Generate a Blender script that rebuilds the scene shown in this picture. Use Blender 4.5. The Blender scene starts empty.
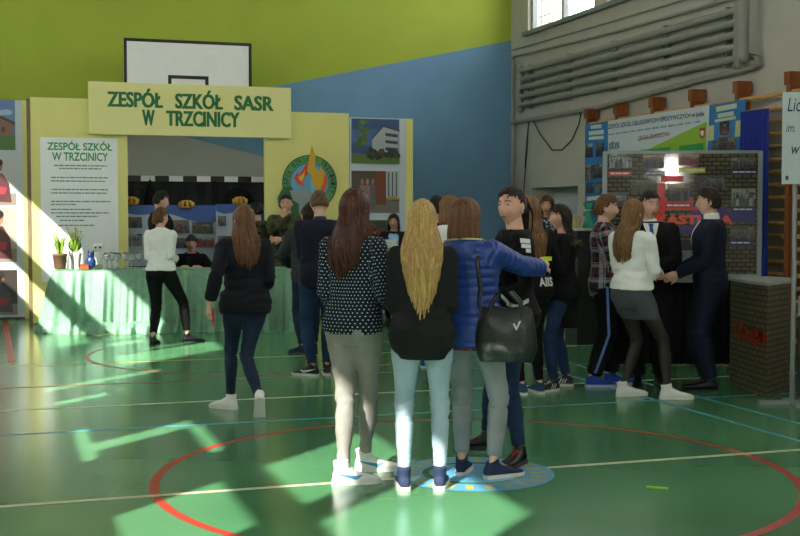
import bpy, bmesh, math, random
import numpy as np
from mathutils import Vector, Matrix
V = Vector
PI = math.pi
R = math.radians
sc = bpy.context.scene
col = sc.collection
rnd = random.Random(7)

# ---------------------------------------------------------------- camera and frames
CAM_H, F, HOR = 1.5, 1200.0, 216.0
PITCH = math.atan((268 - HOR) / F)
A18 = R(18)
U = V((math.cos(A18), math.sin(A18), 0))
W = V((-math.sin(A18), math.cos(A18), 0))
W_BACK, U_RIGHT, U_LEFT = 18.9, 8.12, -3.2

def ray(px, py):
    c, s = math.cos(PITCH), math.sin(PITCH)
    return V((0, c, -s)) + V((1, 0, 0)) * ((px - 400) / F) + V((0, s, c)) * ((268 - py) / F)
def ground(px, py, z=0.0):
    d = ray(px, py); t = (z - CAM_H) / d.z
    return V((0, 0, CAM_H)) + d * t
def at_depth(px, py, Y):
    d = ray(px, py)
    return V((0, 0, CAM_H)) + d * (Y / d.y)
def on_plane(px, py, p0, n):
    o = V((0, 0, CAM_H)); d = ray(px, py)
    return o + d * ((p0 - o).dot(n) / d.dot(n))
def court(u, w, z=0.0):
    return U * u + W * w + V((0, 0, z))
def uv_of(p):
    return p.dot(U), p.dot(W)
def bk(px, py, w):          # pixel -> (u, z) on a plane parallel to the back wall
    p = on_plane(px, py, court(0, w), W); return p.dot(U), p.z
def rw(px, py, u=U_RIGHT):  # pixel -> (w, z) on a plane parallel to the right wall
    p = on_plane(px, py, court(u, 0), U); return p.dot(W), p.z

# ---------------------------------------------------------------- materials
def _new(name):
    m = bpy.data.materials.new(name); m.use_nodes = True
    nt = m.node_tree; b = nt.nodes['Principled BSDF']
    return m, nt, b
def srgb(h):
    h = h.lstrip('#'); h = ''.join(x * 2 for x in h) if len(h) == 3 else h; c = [int(h[i:i + 2], 16) / 255 for i in (0, 2, 4)]
    return tuple(x / 12.92 if x <= .04045 else ((x + .055) / 1.055) ** 2.4 for x in c) + (1,)
def N(nt, t, **kw):
    n = nt.nodes.new(t)
    for k, v in kw.items():
        if k.startswith('i_'):
            n.inputs[k[2:].replace('_', ' ')].default_value = v
        else: setattr(n, k, v)
    return n
def math_n(nt, op, a, b=None):
    n = nt.nodes.new('ShaderNodeMath'); n.operation = op
    for i, x in enumerate((a, b)):
        if x is None: continue
        if isinstance(x, (int, float)): n.inputs[i].default_value = x
        else: nt.links.new(x, n.inputs[i])
    return n.outputs[0]
_flat = {}
def flat(h, rough=.7):
    k = (h, rough)
    if k not in _flat:
        m, nt, b = _new('paint_' + h.lstrip('#')); b.inputs['Base Color'].default_value = srgb(h); b.inputs['Roughness'].default_value = rough
        _flat[k] = m
    return _flat[k]
def mat(name, h, rough=.6, metal=0.0, var=.10, scale=8.0, bump=0.0, bscale=120.0, stretch=(1, 1, 1), spec=None, h2=None, coat=0):
    m, nt, b = _new(name)
    tc = N(nt, 'ShaderNodeTexCoord'); mp = N(nt, 'ShaderNodeMapping'); mp.inputs['Scale'].default_value = stretch
    nt.links.new(tc.outputs['Object'], mp.inputs['Vector'])
    c = srgb(h)
    if var > 0 or h2:
        no = N(nt, 'ShaderNodeTexNoise', i_Scale=scale, i_Detail=5.0)
        nt.links.new(mp.outputs[0], no.inputs['Vector'])
        rp = N(nt, 'ShaderNodeValToRGB')
        rp.color_ramp.elements[0].position = .3; rp.color_ramp.elements[1].position = .7
        if h2:
            rp.color_ramp.elements[0].color = c; rp.color_ramp.elements[1].color = srgb(h2)
        else:
            rp.color_ramp.elements[0].color = tuple(x * (1 - var) for x in c[:3]) + (1,)
            rp.color_ramp.elements[1].color = tuple(min(1, x * (1 + var)) for x in c[:3]) + (1,)
        nt.links.new(no.outputs[0], rp.inputs[0]); nt.links.new(rp.outputs[0], b.inputs['Base Color'])
    else: b.inputs['Base Color'].default_value = c
    b.inputs['Roughness'].default_value = rough; b.inputs['Metallic'].default_value = metal
    if spec is not None: b.inputs['Specular IOR Level'].default_value = spec
    if coat: b.inputs['Coat Weight'].default_value = coat; b.inputs['Coat Roughness'].default_value = .08
    if bump > 0:
        n2 = N(nt, 'ShaderNodeTexNoise', i_Scale=bscale, i_Detail=3.0); nt.links.new(mp.outputs[0], n2.inputs['Vector'])
        bp = N(nt, 'ShaderNodeBump', i_Strength=bump, i_Distance=.01)
        nt.links.new(n2.outputs[0], bp.inputs['Height']); nt.links.new(bp.outputs[0], b.inputs['Normal'])
    return m
def fabric(name, h, rough=.85, var=.15, bump=.25, bscale=220, spec=.25, h2=None, scale=14):
    return mat(name, h, rough, 0, var, scale, bump, bscale, spec=spec, h2=h2)

# ---------------------------------------------------------------- geometry collector
class MB:
    def __init__(s): s.v, s.f, s.m, s.sm = [], [], [], []
    def add(s, vs, fs, m=0, smooth=False):
        o = len(s.v); s.v += [tuple(x) for x in vs]
        for f in fs: s.f.append(tuple(i + o for i in f)); s.m.append(m); s.sm.append(smooth)
        return s
    def box(s, x0, x1, y0, y1, z0, z1, m=0, M=None, bev=0):
        x0, x1 = min(x0, x1), max(x0, x1); y0, y1 = min(y0, y1), max(y0, y1); z0, z1 = min(z0, z1), max(z0, z1)
        vs = [V((x, y, z)) for z in (z0, z1) for x, y in ((x0, y0), (x1, y0), (x1, y1), (x0, y1))]
        fs = [(3, 2, 1, 0), (4, 5, 6, 7), (0, 1, 5, 4), (1, 2, 6, 5), (2, 3, 7, 6), (3, 0, 4, 7)]
        if M is not None: vs = [M @ v for v in vs]
        return s.add(vs, fs, m)
    def poly(s, pts, m=0): return s.add(pts, [tuple(range(len(pts)))], m)
    def prism(s, pts, y0, y1, m=0):     # outline in x,z (counter-clockwise seen from -y), extruded along y
        n = len(pts)
        vs = [(x, y0, z) for x, z in pts] + [(x, y1, z) for x, z in pts]
        fs = [tuple(range(n)), tuple(range(2 * n - 1, n - 1, -1))] + [(i, i + n, (i + 1) % n + n, (i + 1) % n) for i in range(n)]
        return s.add(vs, fs, m)
    def slab(s, pts, z0, z1, m=0):      # outline in x,y
        n = len(pts)
        vs = [(x, y, z0) for x, y in pts] + [(x, y, z1) for x, y in pts]
        fs = [tuple(range(n - 1, -1, -1)), tuple(range(n, 2 * n))] + [(i, (i + 1) % n, (i + 1) % n + n, i + n) for i in range(n)]
        return s.add(vs, fs, m)
    def rings(s, rings, m=0, cap=True, smooth=True, closed=True):
        n = len(rings[0]); vs = [p for r in rings for p in r]; fs = []
        for i in range(len(rings) - 1):
            for j in range(n if closed else n - 1):
                a, b = i * n + j, i * n + (j + 1) % n
                fs.append((a, b, b + n, a + n))
        if cap:
            c0 = sum((V(p) for p in rings[0]), V()) / n; c1 = sum((V(p) for p in rings[-1]), V()) / n
            k = len(vs); vs = vs + [c0, c1]
            for j in range(n):
                fs.append((k, (j + 1) % n, j)); o = (len(rings) - 1) * n; fs.append((k + 1, o + j, o + (j + 1) % n))
        return s.add(vs, fs, m, smooth)
    def tube(s, pts, rad, n=12, m=0, ref=V((1, 0, 0)), round_ends=True, ease=0.0):
        pts = [V(p) for p in pts]; k = len(pts)
        rad = [rad] * k if isinstance(rad, (int, float, tuple)) else list(rad)
        rad = [(r, r) if isinstance(r, (int, float)) else r for r in rad]
        rad = [(a + ease, b + ease) for a, b in rad]
        rg = []; last = None
        for i, p in enumerate(pts):
            t = (pts[min(i + 1, k - 1)] - pts[max(i - 1, 0)])
            t = t.normalized() if t.length > 1e-9 else V((0, 0, 1))
            x = ref - t * ref.dot(t)
            if x.length < .15 and last is not None: x = last - t * last.dot(t)
            if x.length < 1e-4: x = t.orthogonal()
            x.normalize(); last = x; y = t.cross(x)
            def ring(c, f): return [c + x * (math.cos(2 * PI * j / n) * rad[i][0] * f) + y * (math.sin(2 * PI * j / n) * rad[i][1] * f) for j in range(n)]
            r0 = min(rad[i])
            if i == 0 and round_ends:
                rg.append(ring(p - t * r0 * .85, .5)); rg.append(ring(p - t * r0 * .5, .85))
            rg.append(ring(p, 1))
            if i == k - 1 and round_ends:
                rg.append(ring(p + t * r0 * .5, .85)); rg.append(ring(p + t * r0 * .85, .5))
        return s.rings(rg, m)
    def ell(s, c, r, M=None, n=16, k=10, m=0):
        c = V(c); rg = []
        for i in range(1, k):
            a = PI * i / k
            ring = []
            for j in range(n):
                b = 2 * PI * j / n
                p = V((r[0] * math.sin(a) * math.cos(b), r[1] * math.sin(a) * math.sin(b), -r[2] * math.cos(a)))
                ring.append(c + (M @ p if M else p))
            rg.append(ring)
        k0 = len(s.f); s.rings(rg, m, cap=False)
        lo = V((0, 0, -r[2])); hi = V((0, 0, r[2]))
        if M: lo, hi = M @ lo, M @ hi
        o = len(s.v) - n * (k - 1)
        s.v += [tuple(c + lo), tuple(c + hi)]; kk = len(s.v) - 2
        for j in range(n):
            s.f.append((kk, o + (j + 1) % n, o + j)); s.m.append(m); s.sm.append(True)
            q = o + (k - 2) * n; s.f.append((kk + 1, q + j, q + (j + 1) % n)); s.m.append(m); s.sm.append(True)
        return s
    def lathe(s, prof, c=(0, 0, 0), n=20, m=0):   # prof: (r, z)
        c = V(c)
        return s.rings([[c + V((max(r, 1e-4) * math.cos(2 * PI * j / n), max(r, 1e-4) * math.sin(2 * PI * j / n), z)) for j in range(n)] for r, z in prof], m)
    def mesh(s, name):
        me = bpy.data.meshes.new(name); me.from_pydata(s.v, [], s.f)
        me.polygons.foreach_set('material_index', s.m); me.polygons.foreach_set('use_smooth', s.sm)
        me.update(); return me
    def build(s, name, mats, parent=None):
        return link(name, s.mesh(name), mats, parent)
def link(name, me, mats, parent=None):
    o = bpy.data.objects.new(name, me); col.objects.link(o)
    for m in (mats if isinstance(mats, (list, tuple)) else [mats]): me.materials.append(m)
    if parent is not None: o.parent = parent
    return o
def thing(name, label, cat, loc=(0, 0, 0), rot=0.0, group=None):
    o = bpy.data.objects.new(name, None); col.objects.link(o)
    o.location = loc; o.rotation_euler = (0, 0, rot); o.empty_display_size = .1
    return tag(o, label, cat, group)
def tag(o, label, cat, group=None):
    o['label'] = label; o['category'] = cat
    if group: o['group'] = group
    return o
def struct(o):
    o['kind'] = 'structure'; return o
def place(o, loc, rot=0.0):
    o.location = loc; o.rotation_euler = (0, 0, rot); return o

def remesh(mb, voxel, it=4, fac=.5):
    me = mb.mesh('tmp'); o = bpy.data.objects.new('tmp', me); col.objects.link(o)
    r = o.modifiers.new('r', 'REMESH'); r.mode = 'VOXEL'; r.voxel_size = voxel; r.use_smooth_shade = True
    if it:
        q = o.modifiers.new('s', 'SMOOTH'); q.factor = fac; q.iterations = it
    dg = bpy.context.evaluated_depsgraph_get()
    out = bpy.data.meshes.new_from_object(o.evaluated_get(dg))
    bpy.data.objects.remove(o); bpy.data.meshes.remove(me)
    return out
def coords(me):
    a = np.empty(len(me.vertices) * 3, np.float32); me.vertices.foreach_get('co', a); return a.reshape(-1, 3).astype(np.float64)
def set_coords(me, a): me.vertices.foreach_set('co', a.astype(np.float32).ravel()); me.update()
def normals(me):
    a = np.empty(len(me.vertices) * 3, np.float32); me.vertex_normals.foreach_get('vector', a); return a.reshape(-1, 3).astype(np.float64)

# ---------------------------------------------------------------- lettering
_tx = {}
def glyphs(body, bold=0.0, shear=0.0):
    k = (body, bold, shear)
    if k in _tx: return _tx[k]
    cu = bpy.data.curves.new('t', 'FONT'); cu.body = body; cu.size = 1; cu.offset = bold; cu.shear = shear; cu.resolution_u = 3
    o = bpy.data.objects.new('t', cu); col.objects.link(o)
    dg = bpy.context.evaluated_depsgraph_get(); dg.update()
    me = bpy.data.meshes.new_from_object(o.evaluated_get(dg))
    vs = [tuple(v.co) for v in me.vertices]; fs = [tuple(p.vertices) for p in me.polygons]
    bpy.data.objects.remove(o); bpy.data.curves.remove(cu); bpy.data.meshes.remove(me)
    xs = [v[0] for v in vs]; ys = [v[1] for v in vs]
    r = (vs, fs, min(xs), max(xs), min(ys), max(ys)); _tx[k] = r
    return r
def text(mb, body, x0, x1, z0, z1, y, m=0, bold=0.0, shear=0.0, fn=None):
    """letters filling the rectangle x0..x1, z0..z1 of the plane y, read from -y"""
    vs, fs, a, b, c, d = glyphs(body, bold, shear)
    out = []
    for v in vs:
        x = x0 + (v[0] - a) / (b - a) * (x1 - x0); z = z0 + (v[1] - c) / (d - c) * (z1 - z0)
        out.append(fn(x, z) if fn else (x, y, z))
    return mb.add(out, fs, m)
def lerp(a, b, t): return a + (b - a) * t
# ---------------------------------------------------------------- the hall
WORLD, SUN, EXPOSURE = 4.6, 9.5, 0.85
SUN_D = (U * .705 + W * .709 + V((0, 0, -.690))).normalized()
W_NEAR, ZC = -9.0, 7.0
class CB(MB):    # collects geometry in hall coordinates (u across, w along, z up)
    pass
def hall(name, mb, mats, parent=None):
    o = mb.build(name, mats, parent)
    if parent is None: o.rotation_euler = (0, 0, A18)
    return o
# floor with its painted court lines
def floor_mat():
    m, nt, b = _new('green_sports_floor'); tc = N(nt, 'ShaderNodeTexCoord')
    no = N(nt, 'ShaderNodeTexNoise', i_Scale=.8, i_Detail=1.0); nt.links.new(tc.outputs['Object'], no.inputs['Vector'])
    rp = N(nt, 'ShaderNodeValToRGB'); e = rp.color_ramp.elements; e[0].position = .35; e[0].color = srgb('#4a7d55'); e[1].position = .68; e[1].color = srgb('#579065')
    nt.links.new(no.outputs[0], rp.inputs[0]); nt.links.new(rp.outputs[0], b.inputs['Base Color'])
    b.inputs['Roughness'].default_value = .2; b.inputs['Specular IOR Level'].default_value = .5
    return m
fm = MB(); fm.box(U_LEFT - .3, U_RIGHT + .3, W_NEAR, W_BACK + .3, -.2, 0)
Z1 = .0008
def line(u0, w0, u1, w1, wd, m, z=Z1):
    d = V((u1 - u0, w1 - w0, 0)).normalized(); n = V((-d.y, d.x, 0)) * wd / 2
    a, b = V((u0, w0, z)), V((u1, w1, z)); fm.poly([a - n, b - n, b + n, a + n], m)
def arc(cu, cw, r, wd, m, a0=0, a1=360, z=Z1, n=96):
    for i in range(n):
        t0, t1 = R(lerp(a0, a1, i / n)), R(lerp(a0, a1, (i + 1) / n))
        P = lambda t, q: (cu + math.cos(t) * q, cw + math.sin(t) * q, z)
        fm.poly([P(t0, r - wd / 2), P(t0, r + wd / 2), P(t1, r + wd / 2), P(t1, r - wd / 2)][::-1] if False else [P(t0, r + wd / 2), P(t1, r + wd / 2), P(t1, r - wd / 2), P(t0, r - wd / 2)], m)
CU, CW = uv_of(V((.43, 6.95, 0)))
line(U_LEFT, CW, U_RIGHT, CW, .05, 1, .0012)
arc(CU, CW, 1.83, .055, 2)
wl = uv_of(ground(400, 392))[1]; line(U_LEFT + .6, wl, U_RIGHT - .7, wl, .05, 1)
wl = uv_of(ground(270, 357))[1]; line(U_LEFT + .6, wl, U_RIGHT - .7, wl, .05, 3)
wl = uv_of(ground(345, 417))[1]; line(U_LEFT + .6, wl, U_RIGHT - .7, wl, .05, 4)
for q in ((690, 410), (706, 399)): ul = uv_of(ground(*q))[0]; line(ul, 1, ul, 12.6, .05, 4, .0010)
qa, qb = uv_of(ground(5, 321)), uv_of(ground(12, 363)); line(qb[0], qb[1], qa[0], qa[1], .07, 2, .0010)
arc(CU, 13.0, 1.8, .05, 2, 150, 390); line(U_LEFT + .6, 10.95, U_RIGHT - .7, 10.95, .04, 2, .0009)
fm.add([(CU + .47 * math.cos(i * PI / 32), CW + .47 * math.sin(i * PI / 32), .0016) for i in range(64)], [tuple(range(64))], 5)
fm.add([(CU + .30 * math.cos(i * PI / 32), CW + .30 * math.sin(i * PI / 32), .0022) for i in range(64)], [tuple(range(64))], 0)
fm.add([(CU + .26 * math.cos(i * PI / 32), CW + .26 * math.sin(i * PI / 32), .0026) for i in range(64)], [tuple(range(64))], 5)
for i in range(22):     # worn yellow marks in the blue ring
    a = R(i * 360 / 22); c, s_ = math.cos(a), math.sin(a)
    pts = [(.33, -.03), (.43, -.02), (.44, .024), (.335, .02)]; fm.poly([(CU + r_ * c - t_ * s_, CW + r_ * s_ + t_ * c, .0022) for r_, t_ in pts], 6)
fl = struct(hall('floor', fm, [floor_mat(), flat('#d2cfae', .35), flat('#b0372c', .35), flat('#c0b24a', .35), flat('#4f9ab0', .35), flat('#5aa2c8', .3), flat('#b5a860', .35)]))

# back wall: green above, a blue wedge, grey below
def px_back(*p): return [bk(x, y, W_BACK) for x, y in p]
PLASTER = mat('grey_plaster', '#bdb7ae', .85, var=.05, scale=3, bump=.08, bscale=60)
GREEN = mat('lime_green_wall_paint', '#a9b83c', .7, var=.04, scale=2, bump=.05, bscale=70); BLUE = mat('blue_wall_paint', '#729cc0', .75, var=.04, scale=2, bump=.05, bscale=70); GREYW = mat('grey_wall_paint', '#b2b2ae', .75, var=.04, scale=2)
b0, b1 = bk(292, 83, W_BACK), bk(508, 41, W_BACK); g0, g1 = bk(190, 138, W_BACK), bk(265, 157, W_BACK)
ln = lambda a, b, u: a[1] + (b[1] - a[1]) * (u - a[0]) / (b[0] - a[0])
um = b0[0] - (ln(b0, b1, b0[0]) - ln(g0, g1, b0[0])) / ((b1[1] - b0[1]) / (b1[0] - b0[0]) - (g1[1] - g0[1]) / (g1[0] - g0[0]))
zm = ln(b0, b1, um); uR, uL = U_RIGHT + .3, U_LEFT - .3
um = max(um, uL + .1); zm = ln(b0, b1, um)
wb = MB(); wb.box(uL, uR, W_BACK + .01, W_BACK + .3, -.2, ZC)
uz = g0[0] + (0 - g0[1]) / ((g1[1] - g0[1]) / (g1[0] - g0[0])) 
wb.add([(uL, W_BACK, zm), (um, W_BACK, zm), (uR, W_BACK, ln(b0, b1, uR)), (uR, W_BACK, ZC), (uL, W_BACK, ZC)], [(0, 1, 2, 3, 4)], 1)
uq = bk(345, 180, W_BACK)[0]; zq = ln(g0, g1, uq)
wb.add([(um, W_BACK, zm), (uq, W_BACK, zq), (uq, W_BACK, 0), (uR, W_BACK, 0), (uR, W_BACK, ln(b0, b1, uR))], [(0, 1, 2, 3, 4)], 2)
wb.add([(uL, W_BACK, 0), (uq, W_BACK, 0), (uq, W_BACK, zq), (um, W_BACK, zm), (uL, W_BACK, zm)], [(0, 1, 2, 3, 4)], 0)
struct(hall('wall_back', wb, [GREYW, GREEN, BLUE]))

# walls with openings: a grid of boxes round the holes
def wall_with_holes(mb, us, ue, holes, put):
    ws = sorted({us, ue} | {h[0] for h in holes} | {h[1] for h in holes}); zs = sorted({-.2, ZC} | {h[2] for h in holes} | {h[3] for h in holes})
    for a, b in zip(ws, ws[1:]):
        run = None
        for c, d in zip(zs, zs[1:]):
            hole = any(h[0] <= a and b <= h[1] and h[2] <= c and d <= h[3] for h in holes)
            if hole:
                if run: put(a, b, run[0], run[1]); run = None
            else: run = (run[0], d) if run else (c, d)
        if run: put(a, b, run[0], run[1])
# right wall: windows high up, a doorway
sill = rw(533, 31)[1]; wz0, wz1 = sill, sill + 1.75
we = [rw(528, 30)[0], rw(594, 10)[0], rw(607, 4)[0]]
wins = []; ww = we[0] - we[1]; gap = we[1] - we[2]; q = we[0]
while q - ww > W_NEAR + .5: wins.append((q - ww, q, wz0, wz1)); q -= ww + gap
d0, d1 = rw(578, 200)[0], rw(532, 200)[0]; door = (d0, d1, 0, rw(533, 188)[1])
wr_ = MB(); wall_with_holes(wr_, W_NEAR, W_BACK + .01, wins + [door], lambda a, b, c, d: wr_.box(U_RIGHT, U_RIGHT + .45, a, b, c, d))
struct(hall('wall_right', wr_, [PLASTER]))
def glass_mat():
    m, nt, b = _new('window_glass'); nt.nodes.remove(b); o = nt.nodes['Material Output']; t = N(nt, 'ShaderNodeBsdfTransparent'); g = N(nt, 'ShaderNodeBsdfGlossy', i_Roughness=.02); x = N(nt, 'ShaderNodeMixShader'); x.inputs[0].default_value = .06
    t.inputs[0].default_value = (.93, .96, .95, 1); nt.links.new(t.outputs[0], x.inputs[1]); nt.links.new(g.outputs[0], x.inputs[2]); nt.links.new(x.outputs[0], o.inputs['Surface']); return m
GLASS = glass_mat(); FRAME = flat('#8d9192', .5); GRID = flat('#6d7478', .5)
nwin = [0]
def window(u, w0, w1, z0, z1, side, mull=2, trans=(), grid=True, fr=.06, glass=True):
    nwin[0] += 1; s0 = .06 if side > 0 else -.14
    ua, ub = u + s0, u + s0 + .08
    f = MB(); f.box(ua, ub, w0, w0 + fr, z0, z1); f.box(ua, ub, w1 - fr, w1, z0, z1); f.box(ua, ub, w0 + fr, w1 - fr, z0, z0 + fr); f.box(ua, ub, w0 + fr, w1 - fr, z1 - fr, z1)
    for i in range(1, mull): c = lerp(w0, w1, i / mull); f.box(ua, ub, c - fr * .6, c + fr * .6, z0 + fr, z1 - fr)
    for t, h in trans: f.box(ua, ub, w0 + fr, w1 - fr, t - h / 2, t + h / 2)
    o = struct(hall('window_%d' % nwin[0], f, [FRAME]))
    if glass:
        g = MB(); uc = (ua + ub) / 2; g.box(uc - .004, uc + .004, w0 + .02, w1 - .02, z0 + .02, z1 - .02); hall('pane', g, [GLASS], o)
    if grid:
        g = MB(); ug = ub + .03 if side > 0 else ua - .03; n = 16
        for i in range(1, n): c = lerp(w0, w1, i / n); g.box(ug - .004, ug + .004, c - .007, c + .007, z0 - .0, z1)
        for i in range(1, 7): c = lerp(z0, z1, i / 7); g.box(ug + .004, ug + .010, w0, w1, c - .005, c + .005)
        hall('guard_grid', g, [GRID], o)
    return o
for h in wins: window(U_RIGHT, *h, 1)
# the doorway: a recess with a pale door at its back
dr = MB(); dr.box(U_RIGHT + .40, U_RIGHT + .44, d0 - .05, d1 + .05, 0, door[3] + .05); D = struct(hall('door_1', dr, [flat('#b9c0c2', .5)]))
dp = MB(); dp.box(U_RIGHT + .385, U_RIGHT + .40, d0 + .10, d1 - .10, .15, door[3] - .15); hall('door_panel', dp, [flat('#c6cdd0', .5)], D)
dh = MB(); dh.tube([(U_RIGHT + .37, d0 + .10, 1.05), (U_RIGHT + .37, d0 + .22, 1.05)], .011, 10); hall('door_handle', dh, [flat('#8b8f92', .3)], D)
sl_ = MB(); sl_.box(U_RIGHT - .10, U_RIGHT + .001, wins[-1][0], wins[0][1] + .05, sill - .06, sill); struct(hall('trim_1', sl_, [flat('#7f8583', .6)]))
# left wall: the windows the sun comes through
LWIN = []
def left_windows():
    for h in LEFT_SPEC: LWIN.append(h)
LEFT_SPEC = [(-8.3, -5.5, 3.53, 5.72), (-4.9, -.95, 3.53, 5.72), (-.35, 1.08, 3.53, 5.70), (1.22, 2.45, 3.53, 5.58), (10.3, 15.7, 3.53, 5.25)]
GAPS = [(3.85, 5.0, 3.53, 3.65), (4.08, 4.36, 3.65, 4.36), (3.1, 4.08, 4.30, 4.42), (6.25, 6.45, 3.45, 3.9), (7.08, 7.32, 3.4, 4.5), (7.9, 8.8, 4.15, 5.4), (8.98, 9.10, 4.5, 5.5), (9.75, 10.1, 4.2, 4.6)]   # slots added in the unseen wall to shape the sun streaks
wl_ = MB(); wall_with_holes(wl_, W_NEAR, W_BACK + .01, LEFT_SPEC + GAPS, lambda a, b, c, d: wl_.box(U_LEFT - .03, U_LEFT, a, b, c, d))
struct(hall('wall_left', wl_, [PLASTER]))
for k, h in enumerate(LEFT_SPEC): window(U_LEFT + .06, *h, -1, mull=1 if k in (2, 3) else 2, trans=((4.42, .24) if k < 4 else (4.20, .26),), grid=False, fr=.07)
cl = MB(); cl.box(U_LEFT - .3, U_RIGHT + .5, W_NEAR, W_BACK + .3, ZC, ZC + .2); struct(hall('ceiling', cl, [flat('#c9cac4', .9)]))
FRONT = [(-2.9, .3, 3.4, 6.5)]  # unseen window, added so daylight reaches the camera-facing sides
wn = MB(); wall_with_holes(wn, U_LEFT - .3, U_RIGHT + .5, FRONT, lambda a, b, c, d: wn.box(a, b, W_NEAR - .25, W_NEAR, c, d)); struct(hall('wall_front', wn, [PLASTER]))
for a, b, c, d in FRONT:
    nwin[0] += 1; f = MB(); y0, y1 = W_NEAR - .16, W_NEAR - .08
    f.box(a, a + .07, y0, y1, c, d); f.box(b - .07, b, y0, y1, c, d); f.box(a + .07, b - .07, y0, y1, c, c + .07); f.box(a + .07, b - .07, y0, y1, d - .07, d); f.box((a + b) / 2 - .04, (a + b) / 2 + .04, y0, y1, c + .07, d - .07)
    o = struct(hall('window_%d' % nwin[0], f, [FRAME])); g = MB(); g.box(a + .02, b - .02, y0 + .036, y0 + .044, c + .02, d - .02); hall('pane', g, [GLASS], o)

# heating pipes high on the right wall
PIPE = mat('grey_pipe_paint', '#94938d', .5, var=.06, scale=6)
uP = U_RIGHT - .10
pt, pb = rw(520, 72, uP), rw(520, 106, uP); qt, qb = rw(739, 9, uP), rw(739, 57, uP)
rad = thing('tube_radiator', 'long wall radiator of five grey pipes high on the plain wall', 'radiator', court(uP, 0), A18)
NP = 5
for i in range(NP):
    t = i / (NP - 1); z = lerp((pt[1] + qt[1]) / 2, (pb[1] + qb[1]) / 2, t)
    mb = MB(); mb.tube([(0, pt[0], z), (0, qt[0], z)], .045, 12); mb.build('heating_tube', PIPE, rad)
for wq in (pt[0], qt[0] - 0.0):
    mb = MB(); mb.tube([(0, wq, (pb[1] + qb[1]) / 2 - .08), (0, wq, (pt[1] + qt[1]) / 2 + .08)], .055, 12); mb.build('header_tube', PIPE, rad)
for k in range(5):
    wq = lerp(pt[0] - .3, qt[0] + .3, k / 4); mb = MB(); mb.box(.02, .10, wq - .02, wq + .02, (pb[1] + qb[1]) / 2 - .08, (pt[1] + qt[1]) / 2 + .08); mb.build('bracket', PIPE, rad)
def wall_pipe(name, label, pts, r, m=PIPE, off=.07, cat='pipe'):
    o = thing(name, label, cat, court(U_RIGHT - off, 0), A18); mb = MB()
    mb.tube([(0,) + rw(x, y, U_RIGHT - off) if not isinstance(x, tuple) else x for x, y in pts], r, 10, ref=V((1, 0, 0))); mb.build('pipe_run', m, o); return o
p_ = [(757, 0), (750, -20)]
rz = lambda x, y: (0,) + rw(x, y, U_RIGHT - .2)
o = thing('riser_pipe', 'thick grey vertical pipe beside the end of the wall radiator', 'pipe', court(U_RIGHT - .2, 0), A18); wv = rw(743, 40, U_RIGHT - .2)[0]; mb = MB(); mb.tube([(0, wv, rw(743, 57, U_RIGHT - .2)[1]), (0, wv, 6.9)], .065, 14); mb.build('pipe_run', PIPE, o)
mb = MB(); mb.tube([(0, wv, 6.4), (0, wv, 6.46)], .078, 14); mb.build('pipe_collar', PIPE, o)
wall_pipe('return_pipe', 'grey pipe sloping below the wall radiator and bending round its end', [(512, 123), (600, 107), (700, 80), (752, 68), (758, 64), (757, 58), (750, 56), (743, 57)], .035)
wall_pipe('thin_pipe', 'thin grey pipe running above the wall radiator', [(510, 62), (515, 56), (610, 33), (700, 8), (760, -12)], .022)
wall_pipe('cable_conduit', 'thin conduit running just under the high window', [(512, 50), (610, 22), (700, -5)], .014, off=.03)
wall_pipe('corner_pipe', 'thin vertical pipe in the corner beside the blue wall', [(513, 60), (513, 123), (513, 300)], .03)
wall_pipe('black_cable', 'black cable hanging in a loop from a hook on the plain wall', [(525, 168), (527, 140), (529, 119), (534, 122), (540, 134), (552, 150), (562, 150), (572, 140), (579, 124), (582, 108)], .010, flat('#1c1c1e', .5), .05, 'cable')
wall_pipe('wall_wire', 'thin dark cord hanging straight down the plain wall near the doorway', [(529, 119), (527, 150), (524, 185), (523, 215)], .007, flat('#1c1c1e', .5), .04, 'cable')

# wall bars
WOOD_O = mat('orange_varnished_wood', '#8a4a22', .4, var=.18, scale=5, stretch=(6, 6, 1)); WOOD_R = mat('pale_varnished_wood', '#cfa066', .4, var=.15, scale=6)
xs = [(588, 118), (617, 113), (653, 105), (693, 100), (738, 92), (790, 78)]
bw = [rw(x, y, U_RIGHT - .18)[0] for x, y in xs]; stepw = (bw[2] - bw[5]) / 3
bw = bw + [bw[5] - stepw * k for k in (1, 2)]
places = ['beside the blue photo board', 'behind the start of the white school banner', 'behind the middle of the white school banner', 'behind the end of the white school banner', 'behind the blue photo board and blue curtain', 'beside the roll-up banner on its stand', 'hidden past the roll-up banner']
for i in range(7):
    a, b = bw[i], bw[i + 1]
    t = thing('wall_bars', 'wooden wall bars with orange posts ' + places[i], 'wall bars', court(U_RIGHT, 0), A18, 'wall bars along the plain wall')
    for q in ((a, b) if i == 6 else (a,)):
        mb = MB(); mb.box(-.20, -.04, q - .035, q + .035, 0, 3.02); mb.box(-.22, -.03, q - .05, q + .05, 2.90, 3.04); mb.build('upright', WOOD_O, t)
    for k in range(20):
        z = 2.82 - k * .140
        if z < .1: break
        mb = MB(); mb.tube([(-.12 - (.05 if k == 0 else 0), b + .02, z), (-.12 - (.05 if k == 0 else 0), a - .02, z)], (.020, .026), 10, ref=V((1, 0, 0))); mb.build('rung', WOOD_R, t)
# ---------------------------------------------------------------- people

def interp(tab, z):
    if z <= tab[0][0]: return tab[0][1:]
    for p, q in zip(tab, tab[1:]):
        if z <= q[0]:
            t = (z - p[0]) / (q[0] - p[0]); return tuple(lerp(a, b, t) for a, b in zip(p[1:], q[1:]))
    return tab[-1][1:]
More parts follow.
